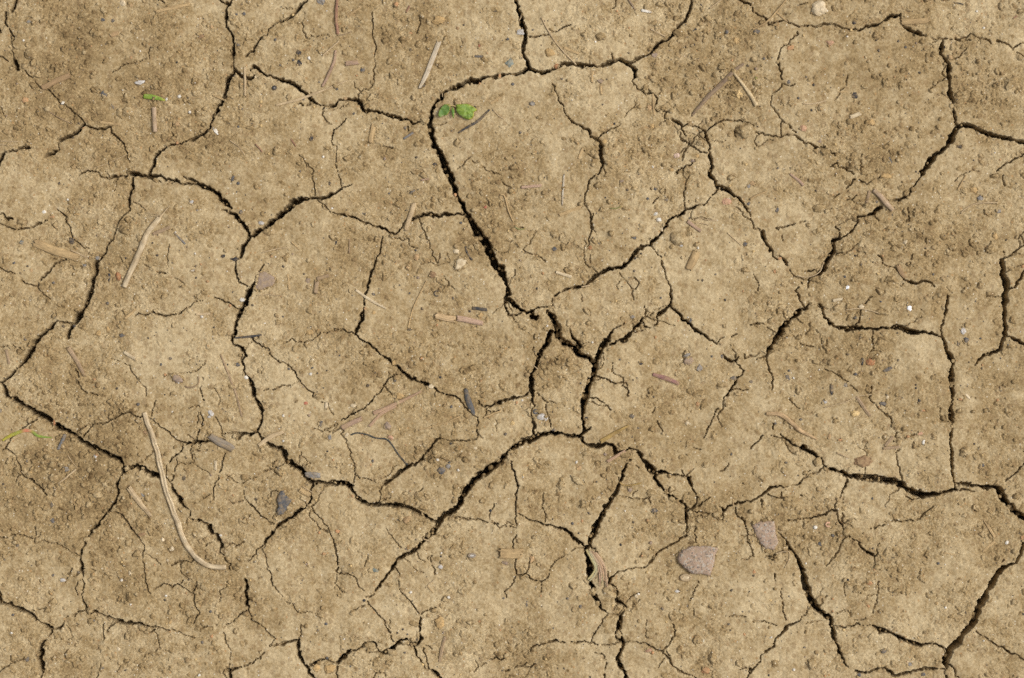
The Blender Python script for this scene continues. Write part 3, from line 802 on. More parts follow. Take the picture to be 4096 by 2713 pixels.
# ---------------------------------------------------------------- loose things, surveyed
# stones: colour: x,y,rx,ry,turn
STONES = {
'00': """slate:930,850,40,46 orange:225,900,32,28 orange:1175,515,20,17 brown:1800,330,38,36 quartz:1250,740,52,24,10 white:1605,865,24,26 tan:1895,240,25,24
 grey:260,195,20,16 cream:1100,25,42,40 tan:1170,45,28,26 tan:1030,305,46,24,25 white:1490,890,16,18 black:1685,875,14,13 slate:1010,180,17,20 slate:920,180,20,16 slate:2120,130,22,18
 slate:2190,125,17,17 greengrey:2135,405,14,14 slate:2170,975,18,16 white:560,920,22,14,25 clod:745,140,45,42 clod:935,100,38,36 clod:280,490,50,46 clod:870,310,48,40 clod:890,1010,44,26
 clod:1140,1000,58,52 clod:340,670,40,34 clod:1240,250,34,28 clod:1070,1000,32,36 clod:1390,770,34,28 slate:1000,940,12,34,30 orange:1585,1280,20,10 tan:1590,1110,26,26 white:1700,1005,13,15 white:1935,1180,18,42,35""",
'01': """ochre:1700,190,66,44 grey:640,15,54,46 orange:1315,45,24,20,40 gold:385,135,15,15 slate:230,360,17,17 black:435,475,28,30 black:440,565,26,26 black:550,1240,27,27 white:530,525,10,22,-20
 black:1555,770,22,16 red:2055,415,13,26 black:2190,100,30,12 slate:2050,510,56,18 orange:1440,300,24,17 clod:1560,1080,40,34 clod:630,470,26,24 clod:1595,200,34,40 ochre:100,1130,18,14
 gold:170,1380,12,12 white:655,1405,15,9 black:1660,1470,24,14 black:1490,1410,13,13 brown:1205,1420,15,18 slate:1015,630,22,24 slate:275,590,16,14 brown:1860,255,20,20 orange:2237,684,14,26
 orange:955,680,13,12 tan:850,880,20,20 slate:930,1020,14,12 slate:1390,1145,18,15 slate:450,1535,12,12 gold:1455,575,11,11 clod:345,870,30,26 clod:690,1330,34,26 clod:240,1360,38,32 clod:360,1360,30,26 clod:1610,1340,16,16 clod:1500,1290,24,22 tan:95,950,22,20 slate:780,800,12,12 tan:100,915,16,14""",
'02': """quartz:180,290,42,42 greengrey:90,560,40,50,20 ochre:440,475,44,44 rust:500,595,28,30 gold:2140,840,60,48,10 ochre:2120,370,32,36 ochre:1365,1135,25,36,-10 tan:1340,965,26,36
 ochre:938,1270,20,22 mauve:895,730,38,26 grey:293,935,28,30 mauve:1380,495,34,24 clod:2005,600,48,46 clod:2185,1170,80,76 pink:1590,1390,38,30 ochre:1770,1395,22,24 black:1025,1110,15,15
 black:1150,475,13,12 slate:295,270,10,14 slate:70,355,12,18 slate:2030,290,16,20 black:1740,400,12,14 black:2220,590,12,12 ochre:1535,1520,22,16 clod:1305,795,36,38 clod:1240,960,26,28
 clod:1390,590,40,32 clod:645,1260,32,24 clod:570,1245,26,20 gold:2205,1475,15,15 white:1370,1495,13,13 orange:1048,102,11,12 clod:860,1290,26,20 clod:1100,1265,26,22 clod:1700,1110,30,26
 clod:900,330,40,32 clod:1170,320,18,18 clod:1790,1280,36,38 clod:1230,900,22,22 cream:855,375,14,12 mauve:1725,1440,24,20 clod:1410,960,20,24 clod:1440,1000,22,22 clod:1500,1090,26,28 clod:1600,300,44,34 clod:1870,170,40,34 clod:1950,310,34,30 slate:920,940,13,12 slate:555,710,12,12 slate:115,755,15,13""",
'03': """cream:590,85,78,70 white:650,95,26,24 black:895,200,22,20 slate:60,275,30,20 orange:340,420,42,32 salmon:690,370,54,32 black:900,828,30,36,35 clod:1170,715,34,42 clod:1305,740,30,28
 salmon:460,1110,34,30 ochre:1040,1055,32,44,-30 black:1810,1270,32,18 gold:737,1247,13,13 olive:50,675,20,20 clod:2250,720,76,70 slate:1215,1380,10,38,25 clod:600,940,34,36 clod:70,790,36,34
 tan:1730,500,24,24 tan:870,265,18,14 mauve:600,1225,18,18 clod:780,1080,30,26 clod:2330,500,44,30 clod:640,1310,46,38 slate:120,510,12,12 mauve:50,595,16,12 slate:330,715,22,18 slate:1110,440,16,14
 slate:1280,360,14,12 slate:1340,412,14,10 clod:1740,925,24,26 clod:350,890,34,28 clod:285,885,24,24 clod:1270,1110,26,18 clod:870,1370,34,30 clod:235,540,18,18 white:1960,98,12,12 white:2020,242,16,12 tan:460,310,10,14 clod:990,750,24,20 slate:240,1455,12,12""",
'10': """teal:190,605,25,25 black:635,590,30,30 grey:755,815,26,20 rust:1060,905,42,46 black:978,920,11,34 ochre:965,1380,27,27 slate:1085,1440,30,24 white:395,330,20,17 ochre:690,350,30,14
 white:1730,858,26,12 white:2170,1120,30,20 orange:1862,955,15,15 black:2105,755,48,28 black:2000,730,22,18 slate:2085,30,24,36 slate:2135,75,16,14 grey:2160,335,16,16 grey:1770,315,22,22
 quartz:1720,240,28,24 white:1810,1272,16,17 black:570,1355,14,14 black:665,1355,14,14 grey:870,745,28,20 ochre:880,1420,44,40 slate:480,965,20,13,40 slate:230,1475,15,13 slate:130,790,18,10,-40
 slate:965,1150,22,12,40 tan:280,855,20,18 orange:465,375,24,20 black:1370,610,10,14 black:1755,818,13,10 black:1760,922,11,11 clod:1640,1000,30,20 slate:2085,1050,10,10 clod:1830,1060,36,30 clod:1250,560,30,26 orange:2060,1170,24,12 clod:1130,500,56,52 clod:1780,1090,28,26""",
'11': """mauve:520,945,26,27 grey:1010,343,20,20 red:2110,290,22,20 orange:1840,180,16,18 black:1970,1220,16,14 black:1540,1198,14,12 black:1430,1385,26,14 black:770,605,14,22 black:715,75,15,25
 brown:1640,895,35,28 ochre:540,1415,46,30 orange:1030,1200,17,17 ochre:1108,1235,20,20 slate:1105,1070,10,24 black:485,888,11,11 clod:175,510,46,36 slate:1455,150,38,14,35 slate:1820,1105,14,12
 quartz:100,430,26,22 maroon:1270,1367,9,9 mauve:1505,920,10,16 white:735,300,16,10 clod:1340,830,30,20 clod:1420,810,26,26 tan:1500,735,26,28 tan:1410,830,20,22 clod:2030,640,38,34 clod:1980,650,30,26 grey:1890,430,15,15
 clod:1720,215,30,26 cream:1855,685,30,24 clod:1940,1000,22,20 slate:1245,165,12,13 slate:1485,675,10,14 clod:700,745,22,18 clod:250,1320,34,26 orange:1675,1345,18,9,20 ochre:2070,1255,30,26 clod:2160,560,16,16 slate:1430,1060,10,10 clod:760,660,20,20""",
'12': """white:1395,345,40,20,50 white:1425,400,28,24 cream:1448,485,13,26,25 rust:810,655,28,24 clod:1595,550,58,52 clod:1690,525,34,32 clod:1760,625,36,34 salmon:2030,240,54,36 white:2030,212,50,10
 slate:1200,565,30,22 slate:880,605,32,10,-45 slate:1490,220,22,26 slate:1325,212,16,18,40 slate:2195,620,24,24,30 slate:1712,1300,17,24 black:1815,945,10,11 black:2020,1120,12,12 grey:2225,105,22,26
 slate:1395,125,24,18 slate:490,672,22,18 gold:75,503,12,12 clod:720,640,32,28 clod:490,530,46,36 slate:2225,260,20,22 black:1140,135,14,13 mauve:1090,55,22,14 clod:170,630,40,30 white:1775,655,12,12
 clod:290,910,20,18 tan:2060,102,16,14 slate:1440,1102,11,14 clod:1250,730,24,20 black:1212,746,11,11 black:1265,706,11,11 slate:1205,860,11,18 gold:915,607,12,10 clod:2190,850,40,30 slate:1700,388,12,12 ochre:1040,1132,16,9 grey:1185,1275,26,24 clod:1540,640,20,20 rust:1392,1455,14,12 quartz:1625,635,24,14""",
'13': """ochre:1185,12,56,28 ochre:1935,130,40,38 grey:1990,200,34,28 clod:595,290,50,46 clod:1305,440,42,36 cream:1337,585,24,30 clod:1755,625,32,26 clod:1830,640,26,26 clod:1710,680,26,28
 clod:2075,645,40,38 clod:1010,645,52,40 slate:235,300,18,30,-20 slate:1862,1430,26,26 slate:1795,1460,24,22 bright:1375,1150,38,32,20 bright:845,970,16,24,-30 clod:1645,1020,66,62 clod:850,1130,26,26
 cream:965,1135,30,22 clod:1870,1300,36,28 quartz:1840,1345,30,36 gold:1105,855,13,11 orange:215,835,17,24 slate:820,880,14,16 black:910,700,9,16 red:2360,790,14,18 ochre:2120,530,24,36
 tan:20,70,32,22 slate:1095,235,18,20 clod:510,435,24,22 clod:590,480,26,20 slate:910,1235,16,14 slate:1130,1095,9,10 orange:260,720,20,14 clod:1390,470,28,26 clod:1440,470,26,24 slate:960,775,9,10 tan:30,660,13,13 clod:740,1150,40,36 slate:1580,860,14,9 clod:1210,900,60,40 clod:1850,140,40,34 grey:2150,315,24,20 clod:2060,320,40,34""",
'20': """mauve:1595,258,46,38,10 quartz:1890,565,28,36,20 quartz:1875,600,20,16 black:935,345,15,13 black:1050,345,14,12 slate:1238,488,16,13 slate:945,545,18,22 black:1650,1145,24,22 orange:1480,220,20,16
 brown:1300,738,30,24 clod:480,1150,38,34 clod:940,1210,32,28 clod:870,1150,22,24 clod:910,1168,22,22 clod:690,1310,42,26,-20 clod:1320,1205,34,32 clod:470,1030,40,36 grey:590,1072,34,24
 quartz:855,955,22,24 ochre:270,1095,22,16 rust:480,655,14,40 slate:460,1390,18,32 slate:470,1535,28,30 grey:1275,1300,34,14,-40 orange:1175,1377,12,12 white:2205,245,20,20 slate:600,608,11,10
 rust:845,265,14,20,30 clod:740,1455,18,24 clod:560,1210,30,22 clod:1140,1060,26,24 clod:860,1300,34,28 clod:640,1360,20,20 clod:540,1030,20,18 clod:75,1390,26,22 slate:235,1000,15,12 clod:1280,1060,20,16 slate:2130,130,26,20 slate:1445,130,14,12 slate:1530,75,14,12 clod:230,1390,20,18 clod:380,1010,24,20 grey:5,550,16,26 clod:1490,930,20,18""",
'21': """salmon:1255,782,34,30 slate:635,660,22,42,-20 mauve:1230,675,34,36 cream:935,497,38,22,5 ochre:1335,412,60,38 white:545,215,15,15 black:1057,318,18,15 black:1705,245,12,15 red:502,480,20,17
 red:918,1310,13,15 white:1680,985,17,12 white:1865,1077,16,16 tan:1400,1520,46,42 slate:1320,1520,18,22 red:1535,75,15,12 cream:1620,332,40,24,10 ochre:1290,112,20,34,-10 slate:1715,1085,40,38
 grey:715,787,28,30 grey:575,1115,84,46,-5 gold:1338,712,11,10 clod:1520,1310,66,32,-35 clod:620,420,50,40 cream:682,502,18,34 slate:1100,998,16,12 orange:1080,1030,9,11 black:605,210,10,9
 slate:255,1060,24,18 black:2155,1440,13,14 grey:1780,1045,26,24 cream:865,760,22,32,-30 slate:660,340,11,9 slate:805,50,9,10 slate:1805,508,18,14 cream:2020,880,22,20 clod:1660,1130,18,26 slate:1300,275,10,22,20 slate:560,160,10,10
 brown:530,585,22,12,-30 slate:350,170,14,10 black:1800,838,14,13 clod:130,960,24,18 cream:300,590,16,14 orange:745,985,8,12 clod:1545,1470,12,18,20 clod:860,185,20,18 quartz:1273,1275,9,12""",
'22': """quartz:370,602,54,30,-10 slate:485,715,26,16 black:775,610,26,12 mauve:1680,98,52,44 grey:1790,160,38,34 grey:1675,45,38,18,20 gold:108,657,20,20 slate:1385,1440,36,26 black:795,1460,24,16
 clod:705,1180,60,28,-35 clod:765,1380,64,48 tan:710,1055,42,26,25 clod:550,1215,32,40 clod:1360,940,34,36 clod:1840,1025,26,26 cream:1680,655,20,24 mauve:1165,1257,24,30 white:685,1007,20,11
 cream:885,1323,24,14,15 white:1120,1443,9,11 slate:2090,255,42,22 slate:1185,597,24,22 slate:1990,62,16,22 clod:1490,1277,26,20 clod:1545,1335,26,18 clod:1120,945,64,26,-5 clod:1195,915,30,22
 gold:1580,1530,11,11 orange:1320,1525,14,16 orange:735,1530,16,14 slate:50,755,14,18 black:1265,125,24,18 clod:1680,850,22,30 clod:2035,480,30,32 clod:770,925,54,34 clod:100,915,30,22 clod:1540,560,20,22 slate:1240,700,10,10 slate:195,507,8,9 orange:1775,487,20,18 cream:200,452,11,11 slate:1075,88,10,10 clod:1350,1280,44,36 slate:650,1555,12,16 mauve:945,935,24,16 clod:1800,1330,18,18 clod:1870,1500,24,22 clod:1790,1520,40,30 clod:1940,1480,36,26 clod:1910,770,30,40 clod:430,1010,30,22""",
'23': """gold:912,548,42,30,10 quartz:650,450,25,25 cream:1188,410,19,24 charcoal:705,345,22,54 slate:1185,170,62,30,20 rust:1030,105,52,44 black:970,98,14,34 slate:325,240,26,34 slate:1150,465,46,22,-15
 black:1460,438,14,24 orange:785,778,26,15,-15 tan:690,745,20,28 salmon:1470,722,30,16,15 rust:1365,750,11,22 clod:1440,815,42,34 white:1500,800,18,24 orange:1820,430,26,15 cream:1880,402,42,20,-45
 slate:2015,998,18,14 slate:220,635,14,12 black:845,38,15,13 white:380,243,13,10 white:600,172,8,8 brown:975,965,92,56 clod:1020,830,30,26 clod:1000,780,30,24 clod:660,1035,26,26
 clod:590,970,40,42 clod:100,1110,34,28 grey:2170,340,20,24 black:2000,160,12,11 black:1430,302,10,10 black:1430,330,10,10 slate:10,275,20,16 slate:1280,90,14,10 clod:1750,95,20,20 grey:1060,1285,12,10
 clod:740,610,30,26 clod:1420,840,20,16 slate:910,210,16,13 slate:440,600,14,12 grey:830,305,20,32,20 clod:1270,650,40,36 orange:1500,525,30,10 clod:700,100,36,34 clod:1860,880,40,44 clod:1740,660,14,18 clod:1740,300,16,22 gold:250,917,9,9 slate:315,975,12,16 clod:520,1085,24,20 clod:480,1060,20,18 clod:800,1380,28,22 clod:40,1050,20,26 orange:2140,432,14,18 clod:330,745,30,10,10""",
'30': """cream:1455,330,26,32 cream:1540,407,18,20 cream:1160,630,24,26 white:1085,692,12,24,30 quartz:555,693,28,18 brown:1270,283,40,20 white:1785,1540,22,13,20 black:1475,870,13,11 orange:1900,1190,22,22
 ochre:1525,1065,20,20 cream:1060,1310,16,20 slate:245,1400,28,24 slate:915,1475,19,20 clod:565,500,40,26,-25 clod:970,320,26,18 cream:1500,520,13,24,15 greengrey:1815,1245,18,14 gold:1088,530,11,11
 gold:2050,735,16,12 slate:155,380,16,12 slate:470,650,14,16 slate:120,1000,16,12 clod:1840,745,40,36 clod:430,1210,34,30 clod:500,1190,30,26 clod:800,965,26,22 slate:1890,970,14,12 slate:700,622,12,12 clod:705,1380,16,16 cream:1485,832,10,14 clod:1160,840,24,40 clod:415,1260,18,18 ochre:1490,1080,12,12 slate:840,1052,12,10 clod:770,320,26,18 clod:985,165,26,22 orange:1380,555,10,10 quartz:1975,290,16,14""",
'31': """ochre:1695,1075,62,60 greengrey:1125,597,46,22,-30 quartz:1705,575,28,24 ochre:710,1485,66,44,25 ochre:600,1470,50,40,10 clod:1075,1272,46,26 clod:1085,1320,44,18 clod:1260,1335,46,30,-20
 clod:1390,1245,34,18 orange:780,250,22,22 orange:620,265,20,14 gold:283,315,11,9 mauve:505,548,16,24 clod:258,597,20,20 white:843,1218,11,11 gold:1548,1450,16,19 gold:1805,632,10,10 clod:910,990,22,22
 ochre:1885,1345,24,24 clod:140,420,34,36 black:1023,872,13,12 ochre:905,560,10,12 slate:690,1388,18,14,-40 black:2155,65,14,14 mauve:1400,410,14,10 slate:470,690,8,8 grey:1490,325,10,10 slate:1390,1335,18,12 quartz:1780,845,14,16 orange:660,455,16,16
 clod:1990,490,48,26 white:1715,447,12,12 clod:1600,285,16,26 clod:1470,1265,30,20 clod:1470,1080,54,36 clod:1500,1180,16,30 slate:680,1080,20,16 slate:900,1460,10,14 clod:150,370,14,12 clod:630,1000,40,34 gold:258,405,10,12 clod:1250,735,26,18 quartz:1440,800,14,18""",
'32': """tan:285,497,24,40 ochre:1320,622,16,18 quartz:1590,792,30,20,10 cream:1222,832,20,24 cream:1240,815,14,12 orange:1850,1500,50,36 clod:1900,1390,46,76,10 clod:1770,1218,40,56 salmon:1330,1318,40,18,20
 orange:1366,1340,13,22,-30 gold:410,1396,14,14 mauve:1350,357,18,16 slate:720,930,20,20 slate:240,910,14,24,20 mauve:45,532,36,24 black:2075,782,12,12 black:705,268,14,8 clod:1080,845,32,24,30
 slate:1455,945,8,20,15 white:322,752,7,7 olive:1345,415,14,9 slate:605,855,14,12 clod:1530,560,26,18 clod:1060,1170,26,34 clod:830,790,26,40 clod:870,895,22,20 ochre:1490,1065,12,14 slate:650,180,11,14 orange:365,832,9,11 red:1270,470,12,10 slate:2050,1085,10,16 clod:1510,530,18,16 grey:1680,920,18,20 orange:2190,1175,20,18 clod:1590,700,20,16 clod:960,800,60,40 slate:240,880,10,10""",
'33': """clod:830,252,28,32 slate:605,355,26,26 clod:840,510,22,22 clod:1480,635,30,22 clod:1500,670,26,22 ochre:1612,865,18,18 white:1685,900,18,14,40 maroon:1020,888,18,12,-30 white:183,1160,12,12
 cream:380,1440,16,14 orange:1070,570,14,10 orange:2350,300,22,26 white:2220,340,18,20 clod:540,1390,52,54 clod:380,690,30,24 slate:1500,1475,22,20 black:845,662,15,13 black:30,625,9,14 orange:35,590,16,20
 clod:1260,760,36,28 slate:940,1485,30,18 black:1860,945,10,11 white:207,160,15,15 clod:920,740,36,34 clod:1000,740,20,18 ochre:808,1095,16,14 clod:215,1380,36,40 clod:885,570,24,20 grey:715,280,14,16 cream:565,210,12,22 ochre:1450,1160,12,12 white:485,522,10,10 orange:1025,685,36,28 clod:1710,1460,28,24 gold:780,1360,11,11 orange:715,828,10,10 slate:1155,1280,26,22 grey:1380,1395,30,24""",
}
# traced outlines: colour | height | points | name | category | label
SLABS = [
('32','granite',23,"1595,500 1605,450 1640,420 1720,383 1850,387 1955,400 1925,470 1918,550 1880,650 1800,632 1720,630 1650,575 1608,535",'stone','stone','large pinkish grey granite stone with a pointed lower edge beside the open seed husk'),
('33','granite',21,"20,190 110,150 210,158 222,250 242,330 212,405 130,392 82,330 45,270",'stone','stone','upright pinkish granite stone at the head of the wide branching crack'),
('11','plum',11,"85,880 130,865 210,905 240,950 200,990 90,1035 45,1020 60,960",'stone','stone','flat purplish grey four sided stone wedged against the dark crack'),
('21','slate',9,"270,1270 310,1262 315,1300 375,1340 350,1380 325,1430 300,1470 255,1475 245,1440 258,1400 245,1340",'slate_flake','slate flake','ragged blue grey slate flake, the biggest in the picture'),
('11','cream',14,"1850,760 1900,745 1945,770 1920,815 1880,850 1835,850 1845,800",'leaf_flake','leaf flake','pale curled leaf flake with a dark gap beneath, near the brown crumbs'),
('20','plum',10,"1550,225 1590,222 1640,245 1635,290 1590,292 1548,265",'stone_chip','stone','small square mauve stone chip beside a curled rootlet'),
]
